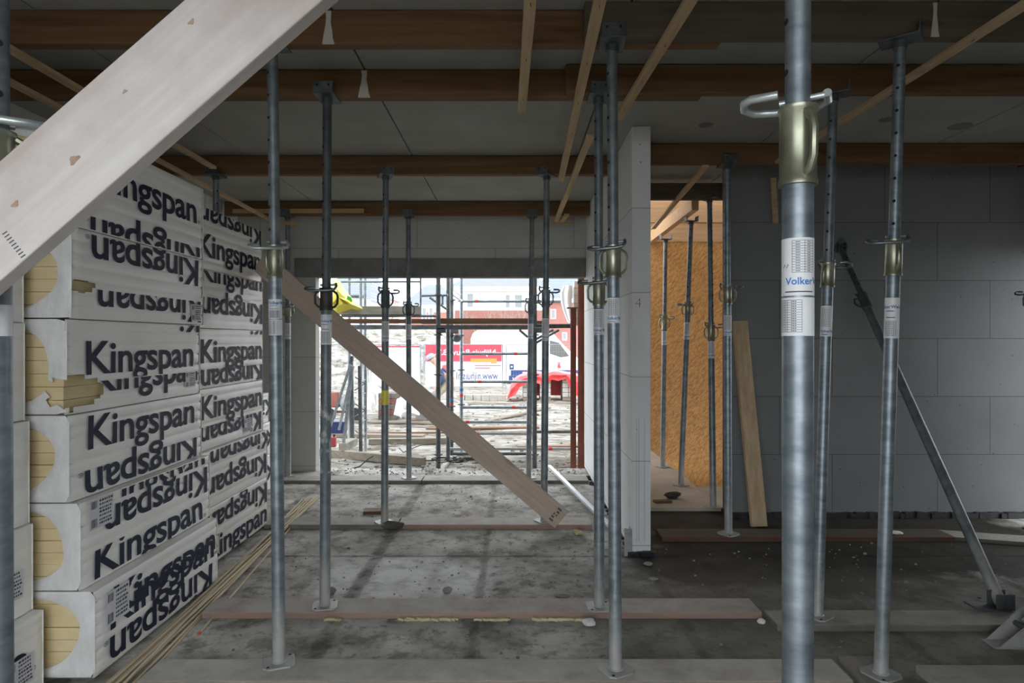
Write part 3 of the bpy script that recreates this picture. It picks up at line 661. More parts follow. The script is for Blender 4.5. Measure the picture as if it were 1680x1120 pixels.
# steel foot shoe of another pole at the bottom right
c = G(1668,1058,0)
t = thing('pole_shoe', c, 'galvanised steel foot shoe at the right edge near the bottom', 'shoe')
MB().prism([c+Vector((-.14,-.045,.002)), c+Vector((.14,-.06,.002)), c+Vector((.14,.06,.002)), c+Vector((-.14,.045,.002))], (0,0,.008)).build('sole', M['galv_old'], t, bevel=.001)
for s_ in (-1,1): MB().prism([c+Vector((-.12,s_*.04,.008)), c+Vector((.13,s_*.05,.008)), c+Vector((.13,s_*.05,.20)), c+Vector((.06,s_*.05,.16))], (0,s_*.006,0)).build('side_plate', M['galv_old'], t, bevel=.001)
MB().cyl(c+Vector((.03,-.08,.09)), c+Vector((.03,.08,.09)), .014, n=14).build('hinge_bolt', M['galv_dark'], t, smooth=True)
MB().cyl(c+Vector((.05,0,.10)), c+Vector((.75,0,.75)), .03, n=20).build('tube', M['galv_old'], t, smooth=True)

# ------------------------------------------------------------------ diagonal planks
def diag(name, e0, e1, wpx, Y, th, mat, label, skew=0):
    a, b_ = W(*e0, Y), W(*e1, Y+skew); wd_ = wpx/F*Y
    o = MB().bar(a, b_, th, wd_, up=(0,0,1)) if False else None
    d = (b_-a).normalized(); L = (b_-a).length; dep = Vector((0,1,0)); dep = (dep - d*dep.dot(d)).normalized(); n = d.cross(dep)
    Mx = Matrix((d, dep, n)).transposed()
    return tag(MB().obox((a+b_)/2 + dep*th/2, (L, th, wd_), Mx).build(name, M[mat], bevel=.003), label, 'plank'), Mx, d, dep, n
Yf = 1.16
sh, Mx, d, dep, n = diag('raking_shore', (-1560,1722), (1175,-663), 149, Yf, .038, 'shore', 'wide pale cement-stained plank slanting across the upper left foreground')
def onshore(px, py): return W(px, py, Yf)
kn = MB()
for px, py, r in ((122,262,.0065), (314,36,.004), (25,335,.0045), (205,150,.003)):
    q = onshore(px, py); kn.prism([q - dep*.0008 + (d*math.cos(a_)*1.7 + n*math.sin(a_))*r*(1+.3*math.sin(a_*3+px)) for a_ in [2*math.pi*k/12 for k in range(12)]], dep*.0006)
    kn.build('knot', M['knot'], sh); kn = MB()
kn = MB(); p0, p1 = onshore(8,382), onshore(38,420); k = 0
for k in range(9): kn.obox(p0.lerp(p1, k/8) - dep*.0003, (.010,.0012,.0018), Matrix.Rotation(R(-34),3,'Y'))
kn.build('stamp_mark', M['pencil'], sh)
dp, Mx, d, dep, n = diag('brace_plank', (425,428), (921.5,853), 35.5, 5.03, .04, 'brace', 'long brown plank bracing diagonally across the opening')
kn = MB()
for k in range(5):
    for j in range(3):
        if (k*3+j) % 4 == 3: continue
        q = W(921.5,853,5.03) - d*(.055+.012*j) + n*(-.05+.026*k); kn.obox(q - dep*.001, (.011,.0014,.016), Mx)
kn.build('stamp_mark', M['pencil'], dp)

# ------------------------------------------------------------------ boards and bits standing or lying inside
bt = G(1245,864,0); tp = W(1213,527,5.385)
o = MB().bar(bt + Vector((0,0,.004)), tp, .125, .045, up=(0,-1,0)).build('leaning_board', M['pine_z'], bevel=.003, origin=bt); tag(o, 'wooden board leaning against the grey block wall by doorway', 'board')
a = W(901,772,7.2); a.z = .075; e = G(1000,862,.03)
o = MB().bar(a, e, .038, .03).build('metal_straightedge', M['alu'], bevel=.002); tag(o, 'white metal straightedge lying on the floor beside the pale wall', 'straightedge')
c = Vector((.785,4.47,0))
o = MB().prism([(.765,4.43,0),(.82,4.43,0),(.82,4.43,.185),(.765,4.43,.195)], (0,.008,0)).box((.812,4.438,0), (.8195,4.52,.185)).box((.765,4.422,.09), (.80,4.43,.115)).build('corner_bracket', M['galv'], bevel=.001); tag(o, 'galvanised steel corner bracket at the foot of the pale wall end', 'bracket')
def lump(name, px, py, s, mat, label, cat, seed=0, z=0, flat=.7, group=None):
    c = G(px, py, z); rnd = random.Random(seed); bm = bmesh.new(); bmesh.ops.create_icosphere(bm, subdivisions=2, radius=1)
    mb = MB(); idx = {}
    off = rnd.random()*50
    vs = []
    for q in bm.verts:
        k = 1 + .35*noise.noise(q.co*1.4 + Vector((off,0,0))); vs.append(c + Vector((q.co.x*s[0]*k, q.co.y*s[1]*k, max(-.02/s[2]*s[2]*0, (q.co.z*k*flat+flat*.85))*s[2])))
    mb.add(vs, [[x.index for x in p.verts] for p in bm.faces]); bm.free()
    o = mb.build(name, M[mat], smooth=True, angle=35, origin=c); return tag(o, label, cat, group)
lump('plaster_lump', 967, 1025, (.035,.03,.028), 'white_stone', 'white plaster lump on floor in front of the pink plank', 'lump', 1)
lump('stone', 948, 877, (.04,.035,.03), 'foam_bead', 'beige chip lying beyond the end of the brown brace', 'stone', 2)
lump('stone', 734, 972, (.03,.03,.028), 'stone', 'dark pebble beside the cement smear mid floor', 'stone', 3)
lump('stone', 544, 975, (.025,.03,.035), 'stone', 'dark pebble right of the splashed prop foot', 'stone', 4)
lump('stone', 922, 980, (.05,.02,.015), 'stone', 'flat dark chip behind the pink plank', 'stone', 5)
lump('plaster_lump', 1249, 1022, (.022,.02,.02), 'white_stone', 'small white lump at the right end of pink plank', 'lump', 6)
lump('plaster_lump', 1470, 876, (.05,.03,.02), 'white_stone', 'pale flake lying on the wet plank below the grey wall', 'lump', 7, z=.035)
lump('stone', 1063, 927, (.03,.025,.018), 'stone', 'greenish pebble at the foot of the pale wall end', 'stone', 8)
lump('plaster_lump', 1072, 951, (.03,.02,.012), 'stone', 'grey crumb on the wet floor below the pale wall end', 'lump', 9)
lump('stone', 1103, 817, (.08,.05,.05), 'cloth', 'black scrap on the beige slab behind the doorway', 'scrap', 10, z=.03)
o = plank(-1.30,-1.10,5.50,5.62,'site_wood_dark','small dark offcut on the floor left of the yellow-taped prop', t=.025, rot=.1, group=None); 
lump('cloth_scrap', 645, 868, (.09,.04,.05), 'cloth', 'dark rag lying at the foot of the yellow-taped prop', 'rag', 12)
o = MB().obox(G(1087,822,.04)+Vector((0,0,.0)), (.16,.07,.02), Matrix.Rotation(.1,3,'Z')).build('offcut', M['site_wood_dark'], bevel=.002); tag(o, 'flat dark offcut on the beige slab beside the wall end', 'offcut')
# dried foam squeezed out along the front of the pink plank
fo = MB()
for x0, x1 in ((-1.0,-.93),(-.60,-.30),(-.20,-.02),(.12,.38)):
    x = x0
    while x < x1:
        r = random.uniform(.008,.016); fo.obox((x,3.43-random.uniform(0,.012),r*.5), (r*3,r*1.6,r), Matrix.Rotation(random.uniform(-.5,.5),3,'Z')); x += r*1.6
fo.build('foam_bead', M['foam_bead'], origin=(-.2,3.43,0)); tag(bpy.data.objects['foam_bead'], 'yellowish dried foam along the front of the pink plank', 'foam', kind='stuff')
# grit on the floor
gr = MB()
for k in range(900):
    x, y = random.uniform(-1.5,3.9), random.uniform(2.6,7.2)
    if .75 < x < 1.0 and y > 4.3: continue
    if y > 5.3 and x > .9: continue
    if any(a <= y <= b for a, b in ((2.70,2.98),(3.25,3.66),(4.72,5.32),(6.6,6.95))): continue
    r = random.uniform(.002,.007)*(1.6 if random.random() < .06 else 1); gr.obox((x,y,r*.5), (r*2,r*1.6,r*1.2), Matrix.Rotation(random.random()*3,3,'Z'))
for k in range(260):
    x = random.uniform(-2.2,.8); y = 7.12 + random.random()*.3; r = random.uniform(.003,.010); gr.obox((x,y,r*.5), (r*2,r*1.5,r*1.2), Matrix.Rotation(random.random()*3,3,'Z'))
o = gr.build('grit', M['stone'], origin=(0,4,0)); tag(o, 'loose grit and crumbs scattered over the concrete floor', 'grit', kind='stuff')
# ------------------------------------------------------------------ wrapped insulation bundles
LOGO = 'Kingspan'
lv, lf = text_mesh(LOGO, 1.0, .018, space=.97)
bx = text_bounds([q for q in lv]); kh = max(q.y for q in lv if q.x < bx[0] + .25)      # cap height from the K
rv, rf = text_mesh('\u00ae', .16, 0)
def logo2d(y_start, base, length, cap, inverted, zr=None, mark=True):
    """text in the (along, up) plane of the printed side; returns verts, faces"""
    sx = length/(bx[1]-bx[0]); sz = cap/kh
    v = [((q.x-bx[0])*sx, q.y*sz) for q in lv]; f = [list(p) for p in lf]
    if mark:
        b = len(v); v += [(length + .012 + q.x*.3*length*.9, q.y*cap*1.2) for q in rv]; f += [[i+b for i in p] for p in rf]
    if inverted: v = [(length - a, -c) for a, c in v]
    return [(a + y_start, c + base) for a, c in v], f
def bundle(label, xf, y0, y1, z0, z1, rows, W_=.6, boards=0, labels=(), tears=(), ends=True, jit=0, group='wrapped insulation bundles in the stack'):
    xb = xf - W_; h = z1 - z0; z1g = z1 - .004
    t = thing('insulation_bundle', ((xf+xb)/2, (y0+y1)/2, z0), label, 'insulation', group)
    rnd = random.Random(hash((round(xf,3), round(z0,3))) if False else int(z0*1000+y0*77))
    nb = 7
    if boards:
        for k in range(nb):
            a = z0 + .006 + (h-.016)*k/nb; c_ = z0 + .006 + (h-.016)*(k+1)/nb - .0012
            j = rnd.uniform(0,.009)
            MB().box((xb+.012, y0+.012+j, a), (xf-.024-rnd.uniform(0,.006), y1-.02, c_)).build('foam_board', M['foam'], t, bevel=.002)
    else:
        MB().box((xb+.012, y0+.012, z0+.005), (xf-.024, y1-.02, z1g-.006)).build('foam_core', M['foam'], t)
    # printed side (facing +X): shallow ridges where the boards lie under the film, torn away inside 'tears'
    zs = [z0]; xs_ = [xf-.003]
    for k in range(nb):
        for q, o_ in ((.12,.0),(.5,.0008),(.88,.0)):
            zs.append(z0 + h*(k+q)/nb); xs_.append(xf + o_ - .002)
        zs.append(z0 + h*(k+1)/nb); xs_.append(xf - .0035)
    zs[-1] = z1g; m_ = 52; mb = MB(); rws = len(zs)
    ys = [y0 + (y1-y0)*i/m_ for i in range(m_+1)]
    def intear(y, z): return any(((y-ty)/ry)**2 + ((z-tz)/rz)**2 < 1 + .35*noise.noise(Vector((y*22, z*22, 1))) for ty, tz, ry, rz in tears)
    vs = []
    for i, y in enumerate(ys):
        for x, z in zip(xs_, zs):
            yy = y; e = min(i, m_-i); x2 = x - (.010 if e == 0 else .003 if e == 1 else 0)
            dz = 0
            kb = min(nb-1, int((z-z0)/h*nb-1e-6)); edge = (z-z0)/h*nb - round((z-z0)/h*nb)
            if e <= 1 and boards:
                yy = y + (.009 if i < m_/2 else -.009)*(.5+noise.noise(Vector((kb*3.7, z0*11, 2))))*(1-e*.6)
                if abs(edge) < .02: x2 -= .005; yy += .005 if i < m_/2 else -.005
            x2 += .004*noise.noise(Vector((y*6, z*9, z0*7)))
            vs.append((x2, yy, z))
    fs = []
    for i in range(m_):
        for j in range(rws-1):
            if not intear((ys[i]+ys[i+1])/2, (zs[j]+zs[j+1])/2): fs.append((i*rws+j, (i+1)*rws+j, (i+1)*rws+j+1, i*rws+j+1))
    mb.add(vs, fs)
    mb.add([(xb,y0,z1g),(xf-.004,y0,z1g),(xf-.004,y1,z1g),(xb,y1,z1g)], [(0,1,2,3)])
    mb.add([(xb,y0,z0),(xf-.004,y0,z0),(xf-.004,y1,z0),(xb,y1,z0)], [(0,1,2,3)])
    mb.add([(xb,y0,z0),(xb,y1,z0),(xb,y1,z1g),(xb,y0,z1g)], [(0,1,2,3)])
    mb.add([(xb,y1,z0),(xf-.006,y1,z0),(xf-.006,y1,z1g),(xb,y1,z1g)], [(0,1,2,3)])
    wr = mb.build('printed_wrap', M['film'], t, smooth=True, angle=50)
    # end film with its oval opening
    em = MB(); cx, cz = (xf+xb)/2, z0 + h*.50; n_ = 64; hole = boards
    outer = []; inner = []
    for k in range(n_):
        th = 2*math.pi*k/n_; c_, s_ = math.cos(th), math.sin(th)
        a, b_ = (W_/2-.004), (h/2-.003); q = min(a/abs(c_) if abs(c_) > 1e-6 else 9, b_/abs(s_) if abs(s_) > 1e-6 else 9)
        outer.append((cx + c_*q, y0 + .006*(1 if abs(c_*q) > a*.97 else 0), z0 + h/2 + s_*q))
        e = 2.0/2.3; ia = (W_/2 - .075 + .012*math.sin(th*3+z0*9)); ib = h*.41
        inner.append((cx + math.copysign(abs(c_)**e, c_)*ia, y0 + .004, cz + math.copysign(abs(s_)**e, s_)*ib))
    if hole:
        rings = []
        for w_ in (0, .35, .7, 1.0):
            rings.append([tuple(Vector(o_).lerp(Vector(i_), w_) + Vector((0, -.008*math.sin(w_*3.1)*(.5+rnd.random()), 0))) for o_, i_ in zip(outer, inner)])
        vs = [q for r_ in rings for q in r_]
        fs = []
        for a in range(3):
            for k in range(n_):
                k2 = (k+1) % n_
                mid = (Vector(rings[a][k]) + Vector(rings[a+1][k2])) / 2
                if tears and mid.x > xf - .085 and any(abs(mid.z-tz) < rz*.8 for ty, tz, ry, rz in tears if ty < y0 + .05): continue
                fs.append((a*n_+k, a*n_+k2, (a+1)*n_+k2, (a+1)*n_+k))
        em.add(vs, fs)
    else: em.add(outer, [list(range(n_))])
    em.build('end_film', M['film_end'], t, smooth=True, angle=60)
    # print
    for row in rows:
        lm = MB()
        inv, rel, c_lo, c_hi = row[:4]; st = row[4] if len(row) > 4 else .09; ln = row[5] if len(row) > 5 else .98; cap = .152
        v, f = logo2d(st, rel, ln, cap, inv)
        lo, hi = max(.004, c_lo), min(h-.007, c_hi)
        v, f = clip2d(v, f, .012, (y1-y0)-.012, lo, hi)
        if not f: continue
        P = []
        for q in v:
            y = y0 + q[0]; z = z0 + q[1]
            P.append((xf + .0030 + .004*noise.noise(Vector((y*6, z*9, z0*7)))*.9, y, z))
        f = [p for p in f if not intear(sum(P[i][1] for i in p)/len(p), sum(P[i][2] for i in p)/len(p))]
        lm.add(P, f)
        if lm.f: lm.build('film_lettering', M['navy'], wr)
    for ly, lz, w_, h_ in labels:
        q = MB().add([(xf+.0055, y0+ly, z0+lz), (xf+.0055, y0+ly+w_, z0+lz), (xf+.0055, y0+ly+w_, z0+lz+h_), (xf+.0055, y0+ly, z0+lz+h_)], [(0,1,2,3)])
        lo = q.build('paper_label', M['label'], t); bm_ = MB(); xx = xf + .0061
        def rect(a, b_, c_, e): bm_.add([(xx, y0+ly+w_*a, z0+lz+h_*c_), (xx, y0+ly+w_*b_, z0+lz+h_*c_), (xx, y0+ly+w_*b_, z0+lz+h_*e), (xx, y0+ly+w_*a, z0+lz+h_*e)], [(0,1,2,3)])
        a = .06
        while a < .30: wd_ = rnd.choice((.008,.014,.02)); rect(a, a+wd_, .06, .34); rect(a, a+wd_, .68, .94); a += wd_ + rnd.choice((.010,.016))
        for k, c_ in enumerate((.86,.74,.60,.48,.36,.22,.10)):
            a = .40
            while a < .88: wd_ = rnd.uniform(.03,.10); rect(a, a+wd_, c_, c_+(.06 if k % 3 else .075)); a += wd_ + .025
        bm_.build('label_print', M['print'], lo)
    return t
ZB = [.02, .40, .785, 1.17, 1.593, 2.0, 2.44]
FULL = (0, 9)
gA = 'wrapped insulation bundles in the near stack'; gB = 'wrapped insulation bundles in the second stack'; gC = 'low bundles at the far end of the stack'; gD = 'wrapped bundles at the left edge'
bundle('bottom wrapped bundle of the near stack, standing out furthest', -1.832, 2.80, 3.97, ZB[0], ZB[1], [(0,.165,*FULL,.10,1.0), (0,.195,.20,9,.13,.99), (1,.125,0,.16,.10,.98)], boards=1, labels=[(.07,.19,.17,.15)], group=gA)
bundle('second wrapped bundle up in the near stack, with paper label', -1.895, 2.80, 4.0, ZB[1], ZB[2], [(0,.018,0,.145,.09,1.0), (1,.315,.15,.34,.16,.99), (0,.30,.34,9,.10,1.02)], boards=1, labels=[(.05,.245,.17,.135)], group=gA)
bundle('third wrapped bundle up in the near stack, name whole and upright', -1.945, 2.80, 4.0, ZB[2], ZB[3], [(0,.215,*FULL,.12,.97), (1,.115,0,9,.10,1.02)], boards=1, group=gA)
bundle('fourth wrapped bundle up in the near stack, corner film torn open', -1.955, 2.80, 4.0, ZB[3], ZB[4], [(1,.520,.375,9,.17,1.0), (0,.172,.14,9,.12,.98), (0,.085,.0,.135,.17,.98)], boards=1, labels=[(1.0,.045,.12,.09)], tears=[(2.82,1.265,.24,.075)], group=gA)
bundle('fifth wrapped bundle up in the near stack, name printed upside down', -1.935, 2.80, 4.0, ZB[4], ZB[5], [(1,.385,.20,9,.13,.99), (1,.165,0,.14,.17,.98)], boards=1, labels=[(1.03,.02,.12,.10)], tears=[(2.87,1.74,.085,.030)], group=gA)
bundle('topmost wrapped bundle of the near stack under the pale shore', -1.935, 2.80, 4.0, ZB[5], ZB[6], [(0,.21,*FULL,.13,.97), (1,.06,0,9,.12,1.02)], boards=1, group=gA)
ZB2 = [.02, .40, .775, 1.18, 1.576, 1.965, 2.375]
bundle('bottom wrapped bundle of the second stack', -1.985, 4.035, 5.17, ZB2[0], ZB2[1], [(1,.335,.15,9,.10,1.0), (0,.03,0,.18,.10,1.0)], W_=.35, group=gB)
bundle('second wrapped bundle up in the second stack, name upside down', -1.985, 4.035, 5.17, ZB2[1], ZB2[2], [(1,.190,*FULL,.09,1.0), (1,.39,.24,9,.15,1.0)], W_=.35, group=gB)
bundle('third wrapped bundle up in the second stack', -2.02, 4.035, 5.17, ZB2[2], ZB2[3], [(0,.205,*FULL,.09,1.0), (1,.165,0,.155,.08,1.0)], labels=[(.75,.03,.13,.10)], W_=.35, group=gB)
bundle('fourth wrapped bundle up in the second stack', -2.02, 4.035, 5.17, ZB2[3], ZB2[4], [(0,.17,*FULL,.09,1.0), (1,.12,0,9,.10,1.0), (1,.50,.36,9,.10,1.0)], W_=.35, group=gB)
bundle('fifth wrapped bundle up in the second stack', -2.02, 4.035, 5.17, ZB2[4], ZB2[5], [(0,.31,.235,.378,.09,1.0), (1,.200,0,9,.10,1.0)], W_=.35, group=gB)
bundle('topmost wrapped bundle of the second stack', -2.03, 4.035, 5.17, ZB2[5], ZB2[6], [(0,.085,0,.24,.09,1.0), (1,.425,.27,9,.10,1.0)], W_=.35, group=gB)
bundle('bottom bundle at the far end, showing only its last letter', -2.42, 5.30, 6.38, .02, .37, [(1,.25,*FULL,.09,1.03)], W_=.5, group=gC)
bundle('middle bundle at the far end, showing only its last letter', -2.42, 5.30, 6.38, .37, .69, [(1,.24,*FULL,.09,1.03)], W_=.5, group=gC)
bundle('top bundle of the low far stack behind the second stack', -2.43, 5.30, 6.36, .69, .98, [(1,.22,*FULL,.09,1.03)], W_=.5, group=gC)
ZD = [.0, .345, .715, 1.155, 1.575, 1.99]
for k, (x, lab, rows) in enumerate(((-2.015,'bottom wrapped bundle behind the post at the left edge',[(0,.115,*FULL,.10,.97)]), (-2.06,'second wrapped bundle up behind the post at the left edge',[(0,.11,*FULL,.09,.97)]),
    (-2.075,'third wrapped bundle up behind the post at the left edge',[(0,.02,0,.12,.02,.8)]), (-2.095,'fourth wrapped bundle up behind the post at the left edge',[]), (-2.10,'topmost wrapped bundle behind the post at the left edge',[]))):
    bundle(lab, x, 1.58, 2.75, ZD[k], ZD[k+1], rows, labels=[(.96,.08,.14,.12)] if k < 2 else [], group=gD)
# thin sticks lying along the foot of the stack
rnd = random.Random(5)
for k in range(13):
    xa = -1.745 + .014*k + rnd.uniform(-.006,.006); ya = 2.32 + rnd.uniform(-.15,.1); xb_ = -1.955 + .012*((k*5) % 13) + rnd.uniform(-.01,.01); yb = rnd.uniform(5.3,6.15)
    z = .0075 + .013*((k*4) % 3)
    if k == 11: xa, ya, xb_, yb, z = -1.635, 2.93, -1.86, 5.2, .0075
    if k == 12: xa, ya, xb_, yb, z = -1.60, 3.26, -1.80, 5.35, .008
    a, b_ = Vector((xa,ya,z)), Vector((xb_,yb,z))
    o = MB().cyl(a, b_, .0065, n=8).build('thin_stick', M['stick'], smooth=True)
    if k >= 11:
        MB().cyl(a - (b_-a).normalized()*.012, a + (b_-a).normalized()*.004, .0072, n=8).build('red_tip', M['tape_red'], o, smooth=True)
        tag(o, ('thin wooden stick with red tip, the nearer of two' if k == 11 else 'thin wooden stick with red tip, the further of two'), 'stick', 'thin sticks along the insulation stack')
    else: tag(o, 'thin pale wooden stick lying in the bundle along the stack', 'stick', 'thin sticks along the insulation stack')

# ------------------------------------------------------------------ outdoors: scaffold
YA, YB = 8.05, 9.05                                  # inner and outer row of standards
def up(px, y0, y1, Y, r=.024): a, b_ = W(px, y0, Y), W(px, y1, Y); return a, b_
sc = thing('scaffold', (.0, 8.5, -.15), 'tube scaffold with deck standing outside the opening', 'scaffold')
def tube(name, a, b_, r=.024, mat='galv_dark', n=12):
    return MB().cyl(a, b_, r, n=n).build(name, M[mat], sc, smooth=True)
GA = lambda Y: -.15
stds = []
for px, Y in ((719,YA),(877,YA),(741,YB),(757,9.3),(-1,0)):
    if px < 0: continue
    x = (px-CX)/F*Y; o = tube('standard', (x,Y,-.14), (x,Y,2.75), .030 if Y == YA else .026, 'galv_dark' if Y != 9.3 else 'galv'); stds.append(o)
    fl = MB()
    for z in (.06,.56,1.06,1.56,2.06): fl.cyl((x,Y,z-.008), (x,Y,z+.008), .055, n=16)
    fl.build('rosette', M['galv_dark'], sc, smooth=True)
    MB().box((x-.07,Y-.07,-.165), (x+.07,Y+.07,-.14)).build('foot_plate', M['galv_dark'], sc)
tube('standard', ((735-CX)/F*8.6,8.6,-.14), ((735-CX)/F*8.6,8.6,2.75), .026)
def ledger(x0px, x1px, py, Y, r=.021, bands=(), mat='galv'):
    a, b_ = W(x0px,py,Y), W(x1px,py,Y); o = tube('ledger', a, b_, r, mat)
    for bp in bands:
        x = (bp-CX)/F*Y; MB().cyl((x-.025,Y,a.z), (x+.025,Y,a.z), r+.0015, n=12).build('marker_band', M['tape_red'], o, smooth=True)
for py, bd in ((494,(782,)),(580,(846,)),(626,(787,)),(668,(843,))): ledger(757, 875, py, 9.27, bands=bd)
ledger(741, 875, 692, YB, bands=(767,)); ledger(741, 875, 711, YB, bands=(783,)); ledger(738, 940, 736, YB-.3, bands=(903,)); ledger(742, 866, 744, YB-.2, mat='galv_dark')
ledger(877, 965, 708, YB, mat='galv_dark'); ledger(877, 938, 494, 9.3)
# deck beam, side brackets and stubs
for x0, x1 in ((562,718),(716,868)):
    a, b_ = W(x0,536.5,YA-.02), W(x1,536.5,YA-.02); MB().bar(a, b_, .05, .056).build('deck_beam', M['galv_dark'] if x0 > 600 else M['galv_old'], sc, bevel=.004)
a, b_ = W(872,535.5,YA), W(936,534.5,YA+.3); MB().bar(a, b_, .05, .055).build('bracket', M['galv_dark'], sc, bevel=.004)
for p0, p1, Y in (((880,562),(917,541),YA),((880,556),(908,541),YA+.1),((852,541),(866,553),YA),((723,541),(717,575),YA),((692,485),(735,484),8.4),((705,488),(733,507),8.4),((726,486),(726,500),8.4),((745,476),(755,484),9.0),((744,484),(758,494),9.1)):
    tube('brace', W(*p0,Y), W(*p1,Y), .016, 'galv_old' if Y < 9 else 'white')
for px, Y in ((719,YA),(741,YB),(877,YA)):
    x = (px-CX)/F*Y; MB().obox((x+.04,Y,1.62), (.12,.09,.07), Matrix.Identity(3)).build('coupler', M['galv_dark'], sc, bevel=.01)
MB().cyl(W(748,555,YB), W(750,555,YB-.2), .05, n=16).build('coupler', M['galv_dark'], sc, smooth=True)
for x0, x1 in ((560,722),): ledger(x0, x1, 518, 8.15, .018); ledger(x0, 690, 462, 8.15, .014)
tube('guard_post', W(690,455,8.15), W(690,520,8.15), .014, 'galv')
for px, Y in ((592,9.2),(599,9.6),(573,9.6)): tube('standard', W(px,450,Y), ((px-CX)/F*Y, Y, -.15), .024, 'galv_old')
ledger(575, 597, 486, 9.4, .024, mat='galv_dark')
for px, zs_ in ((741,((655,'tape_blue'),(664,'tape_red'))),(757,((639,'tape_blue'),(648,'tape_red')))):
    for py, mk in zs_:
        Y = YB if px == 741 else 9.3; q = W(px,py,Y); MB().cyl(q-Vector((0,0,.018)), q+Vector((0,0,.018)), .0285, n=14).build('marker_band', M[mk], stds[2 if px == 741 else 3], smooth=True)
def board(x0, x1, py0, py1, Y, dY, mat, label, name='scaffold_board', group='boards on the scaffold deck'):
    a = W(x0,py1,Y); b_ = W(x1,py0,Y); o = MB().box((a.x,Y,a.z), (b_.x,Y+dY,b_.z)).build(name, M[mat], bevel=.003); return tag(o, label, 'board', group)
board(556, 718, 523, 530, YA+.04, .22, 'site_wood_dark', 'brown scaffold deck board, left length')
board(719, 873, 522, 530, YA+.04, .22, 'site_wood_dark', 'brown scaffold deck board, right length')
board(690, 900, 526, 531, YA+.27, .22, 'site_wood_dark', 'dark scaffold deck board behind the front ones')
board(553, 690, 502, 516, 8.12, .03, 'plank_pale', 'pale toe board along the scaffold deck', 'toe_board', None)
# stacked blocks with white sheet on the scaffold at the right
c = W(940,530,9.0)
for r_ in range(6):
    for k in range(2):
        o = MB().box((c.x+.02+k*.16, 9.0, 1.70+r_*.105), (c.x+.17+k*.16, 9.2, 1.80+r_*.105)).build('block', M['block_grey'], bevel=.004); tag(o, 'pale block in the stack beside the white sheeting on scaffold', 'block', 'blocks stacked on the scaffold')
bm_ = MB(); rings = []
prof = [(925,468,940),(920,480,941),(921,495,939),(925,510,939),(930,522,938),(934,530,938)]
for x0, py, x1 in prof:
    a, b_ = W(x0,py,8.9), W(x1,py,8.9); m_ = 12
    rings.append([(a.x+(b_.x-a.x)*.5+(b_.x-a.x)*.5*math.cos(2*math.pi*k/m_), 9.0+.15*math.sin(2*math.pi*k/m_)*(1+.3*math.sin(k*3)), a.z) for k in range(m_)])
bm_.add([q for r_ in rings for q in r_], [(i*12+k, i*12+(k+1) % 12, (i+1)*12+(k+1) % 12, (i+1)*12+k) for i in range(5) for k in range(12)] + [list(range(12)), [60+k for k in range(12)]])
o = bm_.build('white_sheeting', M['white_sheet'], smooth=True, angle=60); tag(o, 'white plastic sheeting hanging at the right end of scaffold', 'sheeting')
# yellow plastic bag
pts = [(541,457),(551,459),(562,475),(575,489),(586,500),(592,506),(583,508),(572,506),(560,510),(548,514),(541,506),(540,480)]
ymb = MB(); cz = W(560,488,7.95); m_ = len(pts)
vs = [tuple(W(*p,7.95) + Vector((0,.12,0))) for p in pts] + [tuple(W(560+(p[0]-560)*.55, 490+(p[1]-490)*.55, 7.95) + Vector((0,-.02-.05*((i*5) % 3),0))) for i, p in enumerate(pts)] + [tuple(W(558,488,7.95)+Vector((0,-.10,0)))] + [tuple(W(560,490,7.95)+Vector((0,.2,0)))]
ymb.add(vs, [(i,(i+1) % m_,m_+(i+1) % m_,m_+i) for i in range(m_)] + [(m_+i,m_+(i+1) % m_,2*m_) for i in range(m_)] + [((i+1) % m_,i,2*m_+1) for i in range(m_)])
o = ymb.build('plastic_bag', M['yellow_tarp'], smooth=True, angle=25); tag(o, 'crumpled yellow plastic bag hanging on the scaffold rail', 'bag')
MB().prism([tuple(W(*p,7.95)+Vector((0,-.03,0))) for p in ((571,485),(577,488),(579,495),(570,491))], (0,.03,0)).build('green_print', M['green'], o)
# red oxide steel columns at the right of the opening
t = thing('steel_column', W(940,775,7.75), 'slim red-brown steel column with small top plate, right of opening', 'column')
a, b_ = W(940.5,776,7.75), W(940.5,506,7.75); a.z = -.15
MB().box((a.x-.032,7.72,-.15), (a.x+.032,7.735,b_.z)).box((a.x-.032,7.775,-.15), (a.x+.032,7.79,b_.z)).box((a.x-.006,7.735,-.15), (a.x+.006,7.775,b_.z)).build('column', M['oxide'], t)
MB().box((a.x-.075,7.69,b_.z), (a.x+.055,7.82,b_.z+.014)).build('top_plate', M['site_wood'], t)
t = thing('steel_column', W(953.5,775,7.6), 'wide dark red steel column close to the pale wall edge', 'column')
x = (953.8-CX)/F*7.6; MB().box((x-.038,7.56,-.15), (x+.038,7.572,2.9)).box((x-.038,7.628,-.15), (x+.038,7.64,2.9)).box((x-.006,7.572,-.15), (x+.006,7.628,2.9)).build('column', M['oxide'], t)
MB().box((x-.075,7.53,-.155), (x+.075,7.67,-.14)).build('base_plate', M['oxide'], t)
